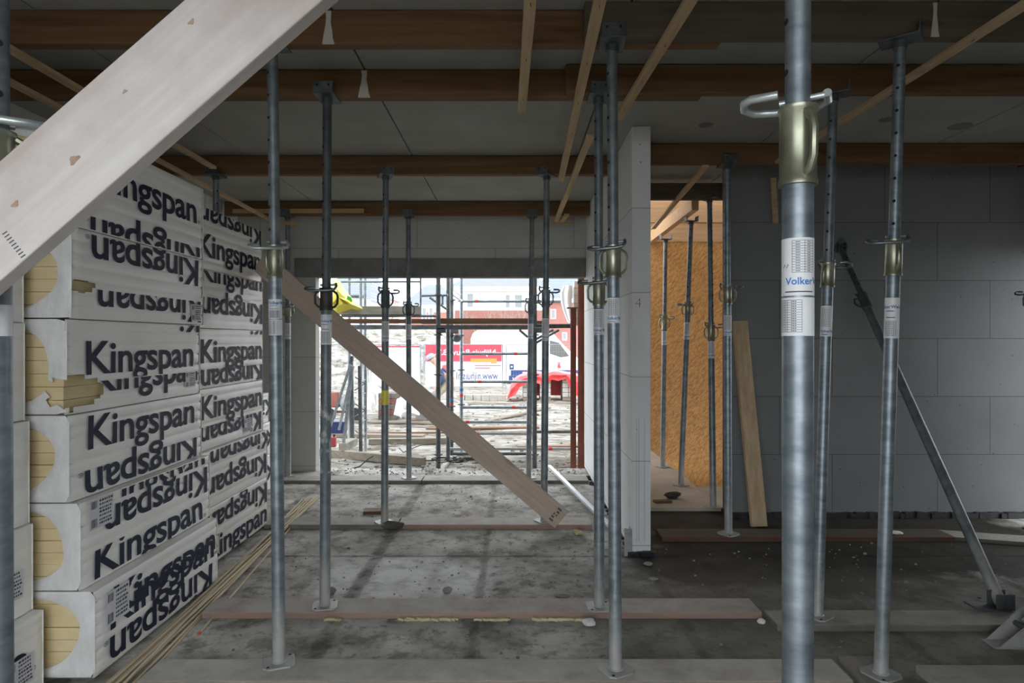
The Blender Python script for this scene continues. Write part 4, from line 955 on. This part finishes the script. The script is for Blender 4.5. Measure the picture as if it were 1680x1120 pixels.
# steel trestle / lattice stand at the left
t = thing('steel_trestle', W(580,735,8.4), 'steel trestle with raking legs outside the left of opening', 'trestle')
for p0, p1, Y, wd_ in (((576,590),(578,722),8.5,.05),((575,598),(542,700),8.4,.03),((578,600),(562,742),8.1,.035),((580,600),(556,705),8.7,.03),((590,600),(592,740),8.3,.042),((600,606),(600,740),8.7,.03)):
    MB().bar(W(*p0,Y), W(*p1,Y), wd_, .03, up=(0,1,0)).build('leg', M['galv_old'] if wd_ < .04 else M['galv_dark'], t)
for k in range(5):
    ya = 618+22*k; MB().bar(W(582,ya,8.4), W(600,ya-12 if k % 2 else ya+12,8.5), .012, .012).build('lacing', M['galv'], t)
    MB().bar(W(591,ya+8,8.3), W(600,ya+4,8.7), .012, .012).build('lacing', M['galv'], t)
MB().cyl(W(576,592,8.5), W(576,584,8.5), .035).build('top_cap', M['galv_dark'], t)
MB().bar(W(562,733,8.05), W(581,724,8.45), .10, .09).build('timber_foot', M['plank_pale'], t)
# timbers lying outside
def lie(px, py, th):                                 # point whose pixel is given and that lies on the ground outside
    Y = 9.0
    for _ in range(60):
        gzz = max(ghash((px-CX)/F*Y + k_*.12, Y + j_*.1) for k_ in (-1,0,1) for j_ in (-1,0,1)) + th/2; Y = .5*Y + .5*(H-gzz)*F/(py-CY)
    return Vector(((px-CX)/F*Y, Y, gzz))
def timber(p0, p1, Y0, Y1, wd_, th, mat, label, name='timber', cat='timber', group='timbers lying outside the opening'):
    o = MB().bar(lie(*p0,th), lie(*p1,th), wd_, th).build(name, M[mat], bevel=.003); return tag(o, label, cat, group)
timber((500,739),(696,757),8.2,8.05,.09,.105,'site_wood','heavy timber lying nearest outside the left half of opening')
timber((500,712),(695,716),9.3,9.3,.2,.06,'site_wood','flat timber lying outside behind the trestle feet, lower one')
timber((605,724),(735,722),8.9,8.9,.12,.09,'site_wood','thick timber lying outside right of the trestle')
timber((600,710),(955,708),9.75,9.75,.05,.03,'site_wood_dark','long dark pole lying across the site outside')
timber((700,702),(885,700.5),10.3,10.3,.2,.03,'site_wood_dark','dark thin board lying outside behind the scaffold')
timber((848,732),(965,731),9.6,9.6,.15,.02,'site_wood_dark','brown board lying outside at the right of the opening')
timber((800,690),(900,668),11.4,13.2,.14,.03,'site_wood','pale board slanting away in the mud outside')
timber((560,690),(720,694),10.6,10.8,.25,.03,'site_wood','pale wide board lying flat on the mud left')
timber((768,662),(962,661),15.5,15.5,.14,.03,'site_wood','pale board lying in front of the red-covered pallets')
timber((905,768),(965,762),7.95,8.05,.04,.02,'site_wood','thin offcut lying at the foot of the red columns')
timber((723,772),(741,748),7.95,8.6,.06,.04,'plank_pale','short pale timber at the scaffold foot')
# kerb stones stacked before the fence
for k in range(6):
    x = (750+k*13.5-CX)/F*18.6; o = MB().box((x,18.5,-.30), (x+.22,18.8,-.10)).build('kerb_stone', M['plank_pale'], bevel=.006); tag(o, 'pale kerb block in the row in front of the banner', 'kerb', 'kerb blocks in front of the banner')
# clods of mud thrown up around the scaffold
cl = MB(); cr = random.Random(21)
for k in range(620):
    y = 8.0 + 15*cr.random()**1.5; x = cr.uniform(-.36,.10)*y; r = cr.uniform(.008,.022)*(1+y*.03)
    if x > .75 and y < 9.2: continue
    cl.obox((x, y, ghash(x,y) + r*.25), (r*2.2, r*1.6, r), Matrix.Rotation(cr.random()*3,3,'Z') @ Matrix.Rotation(cr.uniform(-.5,.5),3,'X'))
o = cl.build('clods', M['clod'], origin=(0,9,0)); tag(o, 'clods of mud and rubble strewn over the site outside', 'rubble', kind='stuff')
# cables
def cable(pts, label, r=.006):
    q = [Vector(p) for p in pts]; o = MB().tube(q, r, 6).build('cable', M['rubber'], smooth=True); tag(o, label, 'cable')
cable([W(545,779,7.42)+Vector((0,0,.03)), W(566,772,7.6), W(590,765,7.8), W(605,752,8.0), W(612,748,8.1)], 'grey cable looping over the near timber at left of opening', .008)
cable([W(655,735,8.6), W(662,742,8.4), W(670,738,8.5), W(690,730,8.8), W(722,728,8.9)], 'thin cable on the mud in the middle of the opening')
cr = random.Random(11)
for k, nm in enumerate(('nearest the left standard','beside the first','in the middle')):
    c0 = W(730+11*k,764,7.72); n_ = 22; pts = []
    for j in range(n_):
        a_ = j*.62 + k*2; q = .05 + .07*cr.random()
        pts.append(c0 + Vector((math.cos(a_)*q*1.6 + .012*j*(1 if k else -.3), math.sin(a_)*q, .05 + .04*abs(math.sin(a_*.7)))))
    cable(pts, 'black cable tangled at the foot of scaffold, coil ' + nm, .006)
# ------------------------------------------------------------------ further out: brick stacks, pallets, fence, van, houses, person
def gz(Y): return -.16 - max(0, min(1, (Y-8)/16))*.17
def gp(px, Y): return Vector(((px-CX)/F*Y, Y, gz(Y)))
for r_, nm in enumerate(('bottom','lower','middle','upper','top')):
    c = gp(636,13.6); z = c.z + .01 + r_*.115
    o = MB()
    for k in range(3): o.box((c.x-.20+k*.135, c.y, z), (c.x-.20+k*.135+.128, c.y+.4, z+.108))
    ob = o.build('brick_course', M['pile_brick'] if r_ % 2 else M['block_dark'], bevel=.003); tag(ob, '%s course of the perforated brick pile outside' % nm, 'bricks', 'courses of the perforated brick pile')
    h = MB()
    for k in range(6):
        for j in range(2): x = c.x-.185+k*.068; h.box((x, c.y-.002, z+.02+j*.045), (x+.03, c.y+.004, z+.045+j*.045))
    h.build('brick_hole', M['cloth'], ob)
def sheet(name, label, cat, ctrl, mat, Y, dY, ridge=.12):
    m_ = len(ctrl); cx = sum(p[0] for p in ctrl)/m_; cy = sum(p[1] for p in ctrl)/m_; mb = MB(); vs = []
    for k, (sc_, dy) in enumerate(((1,dY*.5),(1.0,0),(.66,-ridge),(.3,-ridge*1.3))):
        for i, p in enumerate(ctrl):
            q = W(cx+(p[0]-cx)*sc_, cy+(p[1]-cy)*sc_, Y); vs.append(q + Vector((0, dy + (.09*math.sin(i*2.3+k) if k else 0), .02*math.sin(i*1.7+k) if k > 1 else 0)))
    vs.append(W(cx,cy,Y)+Vector((0,-ridge*1.5,0))); vs.append(W(cx,cy,Y)+Vector((0,dY,0)))
    fs = []
    for k in range(3): fs += [(k*m_+i, k*m_+(i+1) % m_, (k+1)*m_+(i+1) % m_, (k+1)*m_+i) for i in range(m_)]
    fs += [(3*m_+i, 3*m_+(i+1) % m_, 4*m_) for i in range(m_)] + [((i+1) % m_, i, 4*m_+1) for i in range(m_)]
    o = mb.add(vs, fs).build(name, M[mat], smooth=True, angle=40); tag(o, label, cat); return o
sheet('white_sheet_heap', 'white crumpled sheeting beside the trestle outside', 'sheeting', [(603,628),(612,632),(622,640),(622,672),(612,674),(602,670)], 'white_sheet', 14.5, .5)
sheet('plastic_wrap_heap', 'grey plastic wrapped heap right of the brick pile', 'heap', [(650,655),(664,652),(680,668),(686,682),(660,684),(646,680)], 'white_sheet', 12.7, .5)
Yp = 18.6
for k, (x0, x1) in enumerate(((858,872),(886,904),(923,943))):
    a, b_ = gp(x0,Yp), gp(x1,Yp); top = H - (612-CY)/F*Yp; nm = ('left','middle','right')[k]
    t = thing('block_pallet', ((a.x+b_.x)/2, Yp+.4, a.z), '%s pallet of grey blocks under the red plastic' % nm, 'pallet', 'block pallets under the red plastic')
    MB().box((a.x,Yp,a.z), (b_.x,Yp+.8,a.z+.10)).build('pallet', M['site_wood'], t)
    for r_ in range(5):
        for j in range(2): MB().box((a.x+(b_.x-a.x)*j/2, Yp, a.z+.11+r_*(top-a.z-.11)/5), (a.x+(b_.x-a.x)*(j+1)/2-.01, Yp+.8, a.z+.10+(r_+1)*(top-a.z-.11)/5)).build('block', M['block_grey'], t, bevel=.006)
rt = MB(); rr = random.Random(3)
cols = [(832,655,654),(838,632,650),(845,622,648),(853,617,634),(862,614,630),(872,613,624),(882,611,628),(893,612,632),(905,610,622),(915,609,624),(928,611,620),(938,613,645),(950,614,650)]
vs = []
for i, (px, yt, yb) in enumerate(cols):
    for k, (q, dy) in enumerate(((0,.9),(.0,.2),(.04,-.12),(.35,-.2-.1*(i % 2)),(.7,-.24+.12*((i*3) % 4)/3),(1,-.18))):
        py = yt + (yb-yt)*q; v_ = W(px,py,Yp); vs.append(v_ + Vector((0,dy,.03*rr.uniform(-1,1) if k in (1,2) else 0)))
rt.add(vs, [(i*6+k, (i+1)*6+k, (i+1)*6+k+1, i*6+k+1) for i in range(len(cols)-1) for k in range(5)])
o = rt.build('red_plastic_cover', M['red_tarp'], smooth=True, angle=30); tag(o, 'bright red plastic cover draped over the block pallets', 'cover')
for x0, x1 in ((872,886),(904,923)):
    a, b_ = gp(x0,Yp+.15), gp(x1,Yp+.15)
o2 = MB().box((gp(858,Yp).x,Yp+.83,gz(Yp)+.08), (gp(950,Yp).x,Yp+.88,H-(612-CY)/F*Yp)).build('hanging_fold', M['red_tarp'], o)
# low white barrier stand above the red plastic
# mud heap behind the fence
mb = MB(); n1_, n2_ = 60, 10; vs = []
for j in range(n2_+1):
    for i in range(n1_+1):
        x = -14.5 + 12.4*i/n1_; v_ = j/n2_; y = 26 + 8*v_
        z = -.4 + max(0, math.sin(min(v_*1.6,1)*math.pi/2))*(2.35 + .35*noise.noise(Vector((x*.6,1,0)))) + .25*noise.fractal(Vector((x*.9,y*.9,0)),1,2,4) - max(0,(v_-.7))*2
        if x > -4: z -= (x+4)*.35
        vs.append((x,y,z))
mb.add(vs, [(j*(n1_+1)+i, j*(n1_+1)+i+1, (j+1)*(n1_+1)+i+1, (j+1)*(n1_+1)+i) for j in range(n2_) for i in range(n1_)])
o = mb.build('mud_heap', M['soil'], smooth=True, angle=180); tag(o, 'long bank of churned mud behind the site fence', 'heap', kind='stuff')
# site fence
Yf2 = 24.0
def fence(px0, px1, label):
    a, b_ = gp(px0,Yf2)+Vector((.03,0,0)), gp(px1,Yf2)-Vector((.03,0,0)); zt = H-(565-CY)/F*Yf2; zb = H-(634-CY)/F*Yf2
    t = thing('site_fence', ((a.x+b_.x)/2,Yf2,a.z), label, 'fence', 'site fence panels')
    for x in (a.x+.03, b_.x-.03): MB().cyl((x,Yf2,a.z), (x,Yf2,zt), .022, n=8).build('post', M['galv'], t, smooth=True)
    for z in (zt,zb): MB().cyl((a.x+.03,Yf2,z), (b_.x-.03,Yf2,z), .016, n=8).build('rail', M['galv'], t, smooth=True)
    m_ = MB(); x = a.x + .1
    while x < b_.x: m_.box((x,Yf2-.002,zb), (x+.005,Yf2+.002,zt)); x += .10
    z = zb + .2
    while z < zt: m_.box((a.x,Yf2-.002,z), (b_.x,Yf2+.002,z+.005)); z += .22
    m_.build('wire_mesh', M['galv'], t)
    for x in (a.x+.17,): MB().box((x-.12,Yf2-.35,a.z-.02), (x+.12,Yf2+.35,a.z+.11)).build('foot_block', M['block_grey'], t, bevel=.01)
fence(535, 606, 'wire fence panel left of the brown brace, mud bank behind'); fence(606, 692, 'wire fence panel with white sheet, left of the banner'); fence(693, 827, 'wire fence panel carrying the red and white banner'); fence(828, 962, 'wire fence panel in front of the white van')
a, b_ = W(606,567,Yf2+.06), W(690,632,Yf2+.06)
o = MB().box((a.x,Yf2+.06,b_.z), (b_.x,Yf2+.075,a.z)).build('fence_sheet', M['banner_white'], bevel=.002); tag(o, 'plain white fence sheet with red top edge left of the banner', 'sheet')
MB().box((a.x,Yf2+.052,a.z-.06), (b_.x,Yf2+.058,a.z)).build('red_edge', M['banner_red'], o)
a, b_ = W(698,565,Yf2-.09), W(823,634,Yf2-.09); Yq = Yf2-.09
t = thing('banner', ((a.x+b_.x)/2,Yq,b_.z), 'red and white site banner with mirrored lettering on the fence', 'banner')
zm = H-(593-CY)/F*Yq
MB().box((a.x,Yq,b_.z), (b_.x,Yq+.012,zm)).build('white_field', M['banner_white'], t); MB().box((a.x,Yq,zm), (b_.x,Yq+.012,a.z)).build('red_field', M['banner_red'], t)
def wtext(s, px_right, py_base, cap_px, width_px, Y, mat, parent, mirror=True, name='lettering'):
    v, f = text_mesh(s, 1.0, .01); x0, x1, _, _ = text_bounds(v); hh = max(q.y for q in v if q.x < x0+.4)
    sx = width_px/F*Y/(x1-x0); sz = cap_px/F*Y/hh; p = W(px_right, py_base, Y)
    MB().add([(p.x + (-(q.x-x0)*sx if mirror else (q.x-x0)*sx), Y, p.z + q.y*sz) for q in v], f).build(name, M[mat], parent)
wtext('Nijhuis Bouw B.V.', 813, 582, 9, 100, Yq-.004, 'banner_white', t)
wtext('www.nijhuis.nl', 817, 622, 8, 68, Yq-.004, 'blue', t)
def wrect(x0, x1, y0, y1, Y, mat, parent, name='printed_bar', th=.003): a, b_ = W(x0,y1,Y), W(x1,y0,Y); MB().box((a.x,Y,a.z), (b_.x,Y+th,b_.z)).build(name, M[mat], parent)
wrect(772, 815, 588, 594, Yq-.006, 'orange', t); wrect(805, 815, 594, 596, Yq-.006, 'orange', t); wrect(779, 822, 598.5, 600, Yq-.004, 'crimson', t); wrect(779, 804, 603, 604.6, Yq-.004, 'crimson', t)
# red-white barrier chain and blue board on the right panel: belongs to the van side
Yv = 27.0
def VX(px): return (px-CX)/F*Yv
def VZ(py): return H-(py-CY)/F*Yv
zg = gz(Yv)-.35
t = thing('van', (VX(860),Yv+.9,VZ(640)), 'white delivery van parked behind the site fence', 'van')
prof = [(772,628),(772,556),(776,546),(784,541),(890,541),(906,545),(925,566),(946,586),(960,592),(962,628)]
b = MB().prism([(VX(x),Yv,VZ(y)) for x, y in prof], (0,1.95,0)).build('body', M['white'], t, bevel=.06)
MB().prism([(VX(x),Yv-.012,VZ(y)) for x, y in ((902,558),(917,562),(934,584),(920,586),(902,580))], (0,.015,0)).build('window', M['glass'], t)
wrect(838, 962, 607, 620, Yv-.012, 'blue', t, 'lower_stripe', .015); wrect(835, 872, 616, 628, Yv-.02, 'blue', t, 'sign_panel', .01)
wtext('business', 841, 624, 5.5, 22, Yv-.024, 'white', t, mirror=False)
wrect(836, 843, 597, 606, Yv-.012, 'blue', t, 'emblem', .01); wrect(838, 841, 600, 602.5, Yv-.016, 'white', t, 'emblem_cross', .004)
for px in (806,922):
    c = Vector((VX(px),Yv-.02,VZ(632))); MB().cyl(c, c+Vector((0,.25,0)), .33, n=24).build('wheel', M['rubber'], t, smooth=True)
    MB().cyl(c-Vector((0,.01,0)), c+Vector((0,.02,0)), .18, n=20).build('hub_cap', M['galv'], t, smooth=True)
MB().box((VX(780),Yv+.3,VZ(634)), (VX(955),Yv+1.6,VZ(627))).build('underbody', M['rubber'], t)
# barrier post with red-white tape left of the van
t = thing('warning_stand', gp(917,21), 'thin warning stand with red flag before the van', 'stand')
q = gp(917,21); top = W(917,590,21); MB().cyl(q+Vector((0,0,.1)), top, .012, n=8).build('pole', M['galv'], t, smooth=True)
for dx in (-.35,.35,0): MB().cyl(top-Vector((0,0,.05)), q+Vector((dx,.3 if dx == 0 else -.1,0)), .010, n=8).build('leg', M['galv'], t, smooth=True)
MB().box(tuple(top+Vector((-.04,-.01,-.28))), tuple(top+Vector((.05,.01,-.08)))).build('flag', M['tape_red'], t)
# houses
def house(label, x0, x1, y_base, y_eave, y_ridge, Y, depth, rake=(0,0), wall='house_white', brick_to=None, wins=(), fascia=True):
    X0, X1 = (x0-CX)/F*Y, (x1-CX)/F*Y; zb = -1.2; ze = H-(y_eave-CY)/F*Y; zr = H-(y_ridge-CY)/F*(Y+depth*.4)
    t = thing('house', ((X0+X1)/2,Y+depth/2,zb), label, 'house', 'houses beyond the site')
    if brick_to is not None:
        zbk = H-(brick_to-CY)/F*Y; MB().box((X0,Y,zb), (X1,Y+depth,zbk)).build('brick_wall', M['brick'], t); MB().box((X0,Y,zbk), (X1,Y+depth,ze)).build('upper_wall', M[wall], t)
    else: MB().box((X0,Y,zb), (X1,Y+depth,ze)).build('wall', M[wall], t)
    rr0, rr1 = (rake[0]-CX)/F*Y if rake[0] else X0, (rake[1]-CX)/F*Y if rake[1] else X1
    o = .35
    MB().add([(X0-o,Y-o,ze-.05),(X1+o,Y-o,ze-.05),(X1+o,Y+depth+o,ze-.05),(X0-o,Y+depth+o,ze-.05),(rr0,Y+depth*.5,zr+.6),(rr1,Y+depth*.5,zr+.6)], [(0,1,5,4),(1,2,5),(2,3,4,5),(3,0,4),(3,2,1,0)]).build('roof', M['roof'], t)
    if fascia: MB().box((X0-o-.02,Y-o-.03,ze-.32), (X1+o+.02,Y-o+.10,ze-.02)).build('fascia', M['white'], t)
    for a0, a1, b0_, b1_ in wins:
        p, q = W(a0,b1_,Y), W(a1,b0_,Y); fr = MB().box((p.x,Y-.05,p.z), (q.x,Y+.02,q.z)).build('window', M['white'], t)
        e = .08; n_ = 2 if (q.x-p.x) > 1.1 else 1
        for k in range(n_):
            a = p.x + (q.x-p.x)*k/n_; c_ = p.x + (q.x-p.x)*(k+1)/n_; MB().box((a+e,Y-.07,p.z+e), (c_-e,Y-.045,q.z-e)).build('pane', M['glass'], fr)
    return t
house('white upper storey house with grey tiled roof, centre of the opening', 746, 893, 560, 470, 440, 42, 9, rake=(790,850), brick_to=509, wins=((765,778,480,505),(828,838,482,506),(843,858,482,506)))
house('brick house with tiled roof at the right of the opening', 893, 985, 560, 490, 448, 53, 9, rake=(900,975), wall='brick', wins=((903,912,507,523),(922,930,545,558)))
house('small pale gabled house left of the scaffold standards', 664, 742, 560, 500, 475, 62, 9, rake=(690,715), brick_to=512, wins=((692,700,503,525),(703,711,503,525)))
house('house with blue-grey roof behind the yellow bag', 535, 602, 560, 492, 446, 50, 9, rake=(545,590), wall='house_white', wins=((572,585,488,500),))
house('low red brick outbuilding behind the scaffold rail', 604, 640, 560, 491, 490, 76, 6, wall='brick', fascia=False)
# bare trees
def tree(label, px, Y, y_top, seed):
    q = gp(px,Y); q.z = -.5; rr = random.Random(seed); mb = MB(); top = H-(y_top-CY)/F*Y
    def grow(p, d, L, r, n):
        e = p + d*L; mb.cyl(p, e, r, r*.7, n=5, caps=False)
        if n == 0: return
        for k in range(3 if n > 2 else 2): grow(p + d*L*rr.uniform(.6,1), (d + Vector((rr.uniform(-.7,.7), rr.uniform(-.7,.7), rr.uniform(0,.5)))).normalized(), L*rr.uniform(.6,.8), r*.6, n-1)
    grow(q, Vector((0,0,1)), (top-q.z)*.42, .07, 5); o = mb.build('bare_tree', M['bark'], origin=q); tag(o, label, 'tree', 'bare trees by the houses')
tree('bare tree above the brick outbuilding left of centre', 616, 45, 468, 1); tree('bare shrub before the white house, left of two', 790, 40, 509, 2); tree('bare shrub before the white house, right of two', 850, 37, 509, 4)
# containers at the left
c = gp(551,11.2)
t = thing('blue_tub', c, 'dark blue plastic tub standing outside behind the trestle', 'tub')
MB().add([(c.x-.15,c.y-.14,c.z),(c.x+.15,c.y-.14,c.z),(c.x+.15,c.y+.14,c.z),(c.x-.15,c.y+.14,c.z),(c.x-.19,c.y-.18,c.z+.27),(c.x+.19,c.y-.18,c.z+.27),(c.x+.19,c.y+.18,c.z+.27),(c.x-.19,c.y+.18,c.z+.27)], [(3,2,1,0),(0,1,5,4),(1,2,6,5),(2,3,7,6),(3,0,4,7),(4,5,6,7)]).build('body', M['tub_blue'], t, bevel=.02)
MB().box((c.x-.20,c.y-.20,c.z+.26), (c.x+.20,c.y-.175,c.z+.285)).build('rim', M['tub_blue'], t, bevel=.005)
c = gp(546,9.9); c.z += .02
t = thing('jerrycan', c, 'small dark red canister standing outside beside the trestle leg', 'canister')
MB().box((c.x-.05,c.y-.04,c.z), (c.x+.05,c.y+.04,c.z+.16)).build('body', M['can_red'], t, bevel=.015); MB().cyl(c+Vector((.02,0,.16)), c+Vector((.02,0,.20)), .018).build('cap', M['rubber'], t)
c = gp(698,13.6)
t = thing('mortar_tub', c, 'grey mixing tub beside the stooping workman', 'tub')
MB().lathe([(.0,.30),(.20,.30),(.30,.86),(.28,.86),(.19,.34),(.0,.34)], lambda x, y, z: c + Vector((x,y,z-.28)), 20).build('body', M['grey_plastic'], t, smooth=True)
MB().box((c.x-.3,c.y-.2,c.z-.02), (c.x+.3,c.y+.2,c.z+.04)).build('stand', M['site_wood_dark'], t)
c = gp(562,13.5); t = thing('cement_mixer', c, 'small dark red machine on wheels far left behind the trestle', 'machine')
MB().lathe([(0,.30),(.12,.30),(.17,.42),(.15,.52),(.08,.6)], lambda x, y, z: c + Vector((x+.1,y,z-.05)), 18).build('drum', M['grey_plastic'], t, smooth=True)
MB().box((c.x-.28,c.y-.12,c.z+.30), (c.x-.05,c.y+.12,c.z+.62)).build('motor_box', M['oxide'], t, bevel=.02)
for dx in (-.25,.3): MB().cyl(c+Vector((dx,-.2,.15)), c+Vector((dx,-.14,.15)), .15, n=18).build('wheel', M['rubber'], t, smooth=True)
MB().bar(c+Vector((-.25,0,.2)), c+Vector((.3,0,.2)), .05, .05).bar(c+Vector((-.17,0,.2)), c+Vector((-.17,0,.5)), .05, .05).bar(c+Vector((.1,0,.2)), c+Vector((.1,0,.4)), .05, .05).build('frame', M['oxide'], t)
# ------------------------------------------------------------------ stooping workman
def skin_mesh(name, nodes, edges, mat, parent, sub=2):
    me = bpy.data.meshes.new(name); me.from_pydata([Vector(p) for p, _ in nodes], edges, []); me.update()
    o = bpy.data.objects.new(name, me); COL.objects.link(o); me.materials.append(M[mat]); o.parent = parent; ORG[o] = ORG[parent]
    sm = o.modifiers.new('skin', 'SKIN'); sm.use_smooth_shade = True
    for v_, (_, r) in zip(me.skin_vertices[0].data, nodes): v_.radius = (r, r) if not isinstance(r, tuple) else r
    me.skin_vertices[0].data[0].use_root = True
    s_ = o.modifiers.new('sub', 'SUBSURF'); s_.levels = sub; s_.render_levels = sub
    return o
c = gp(724,14.2)
man = thing('person', c, 'workman in cap and red vest stooping forward, seen through the scaffold', 'person')
J = dict(pel=(.12,0,.78), wa=(.09,0,.92), ch=(-.01,0,1.10), nk=(-.11,0,1.21), hd=(-.19,0,1.265), ht=(-.215,0,1.36),
    hl=(.13,-.10,.75), kl=(-.12,-.12,.46), al=(.06,-.13,.08), tl=(-.11,-.14,.03), hr=(.13,.10,.75), kr=(-.16,.13,.45), ar=(.02,.14,.08), tr=(-.15,.15,.03),
    sl=(-.02,-.19,1.09), el=(.06,-.24,.84), wl=(-.08,-.21,.66), sr=(-.02,.19,1.09), er=(.05,.25,.84), wr=(-.12,.20,.68))
names = list(J); ix = {k: i for i, k in enumerate(names)}
rad = dict(pel=.13, wa=.125, ch=.145, nk=.06, hd=.085, ht=.075, hl=.09, kl=.06, al=.042, tl=.035, hr=.09, kr=.06, ar=.042, tr=.035, sl=.065, el=.042, wl=.03, sr=.065, er=.042, wr=.03)
nodes = [(J[k], rad[k]) for k in names]; E = [('pel','wa'),('wa','ch'),('ch','nk'),('nk','hd'),('hd','ht'),('pel','hl'),('hl','kl'),('kl','al'),('al','tl'),('pel','hr'),('hr','kr'),('kr','ar'),('ar','tr'),('ch','sl'),('sl','el'),('el','wl'),('ch','sr'),('sr','er'),('er','wr')]
E = [(ix[a], ix[b_]) for a, b_ in E]
for side, wn in ((-1,'wl'),(1,'wr')):                # palm, four fingers, thumb
    wv = Vector(J[wn]); palm = wv + Vector((-.03,0,-.07)); nodes.append((palm, (.034,.018))); pi = len(nodes)-1; E.append((ix[wn], pi))
    for k in range(4):
        a = palm + Vector((-.03+.018*k, 0, -.035)); b_ = a + Vector((-.015,0,-.045+.006*abs(k-1))); nodes += [(a,.010),(b_,.008)]; E += [(pi,len(nodes)-2),(len(nodes)-2,len(nodes)-1)]
    a = palm + Vector((-.035,-side*.01,.015)); b_ = a + Vector((-.025,-side*.01,-.03)); nodes += [(a,.011),(b_,.009)]; E += [(pi,len(nodes)-2),(len(nodes)-2,len(nodes)-1)]
skin_mesh('body', nodes, E, 'skin', man)
def sub(ks, extra, mat, name, es): 
    nn = [(J[k], rad[k]+extra) for k in ks]; ii = {k: i for i, k in enumerate(ks)}; return skin_mesh(name, nn, [(ii[a], ii[b_]) for a, b_ in es], mat, man)
sub(['pel','hl','kl','al','hr','kr','ar'], .022, 'khaki', 'trousers', [('pel','hl'),('hl','kl'),('kl','al'),('pel','hr'),('hr','kr'),('kr','ar')])
sub(['ch','wa','pel','sl','el','wl','sr','er','wr'], .014, 'denim', 'jersey', [('ch','wa'),('wa','pel'),('ch','sl'),('sl','el'),('el','wl'),('ch','sr'),('sr','er'),('er','wr')])
v_ = skin_mesh('safety_vest', [((-.03,0,1.145),.150),((.02,0,1.06),.172),((.07,0,.96),.162),((.11,0,.86),.155)], [(0,1),(1,2),(2,3)], 'red_tarp', man)
for s_ in (-1,1):
    MB().obox(c + Vector((-.02 if s_ < 0 else -.06, s_*.14, .065)), (.27,.10,.09), Matrix.Identity(3)).build('boot', M['rubber'], man, bevel=.03)
hc = c + Vector(J['hd']) + Vector((-.04,0,.055)); cp = MB()
Mh = Matrix.Rotation(R(-28),3,'Y')
cp.lathe([(.105,-.015),(.108,.02),(.095,.06),(.06,.09),(.0,.10)], lambda x, y, z: hc + Mh @ Vector((x,y,z)), 18)
cp.prism([hc + Mh @ Vector(p) for p in ((-.08,-.075,-.012),(-.08,.075,-.012),(-.17,.06,-.022),(-.195,0,-.026),(-.17,-.06,-.022))], Mh @ Vector((0,0,.008))); cp.build('cap', M['cap_cloth'], man, smooth=True)
fc = MB(); fx = c + Vector(J['hd'])
fc.lathe([(.0,-.025),(.014,-.012),(.016,0),(.008,.03)], lambda x, y, z: fx + Vector((-.095+x*.8,y,z-.0)), 10)
fc.build('nose', M['skin'], man, smooth=True)
ey = MB()
for s_ in (-1,1): ey.cyl(fx+Vector((-.072,s_*.033,.028)), fx+Vector((-.080,s_*.034,.028)), .011, n=10)
ey.build('eyes', M['rubber'], man)
er = MB()
for s_ in (-1,1): er.obox(fx+Vector((.0,s_*.088,.0)), (.035,.014,.06), Matrix.Rotation(R(-20),3,'Y'))
er.build('ears', M['skin'], man, bevel=.006)
MB().obox(fx+Vector((-.083,0,-.042)), (.008,.045,.008), Matrix.Identity(3)).build('mouth', M['tape_red'], man)
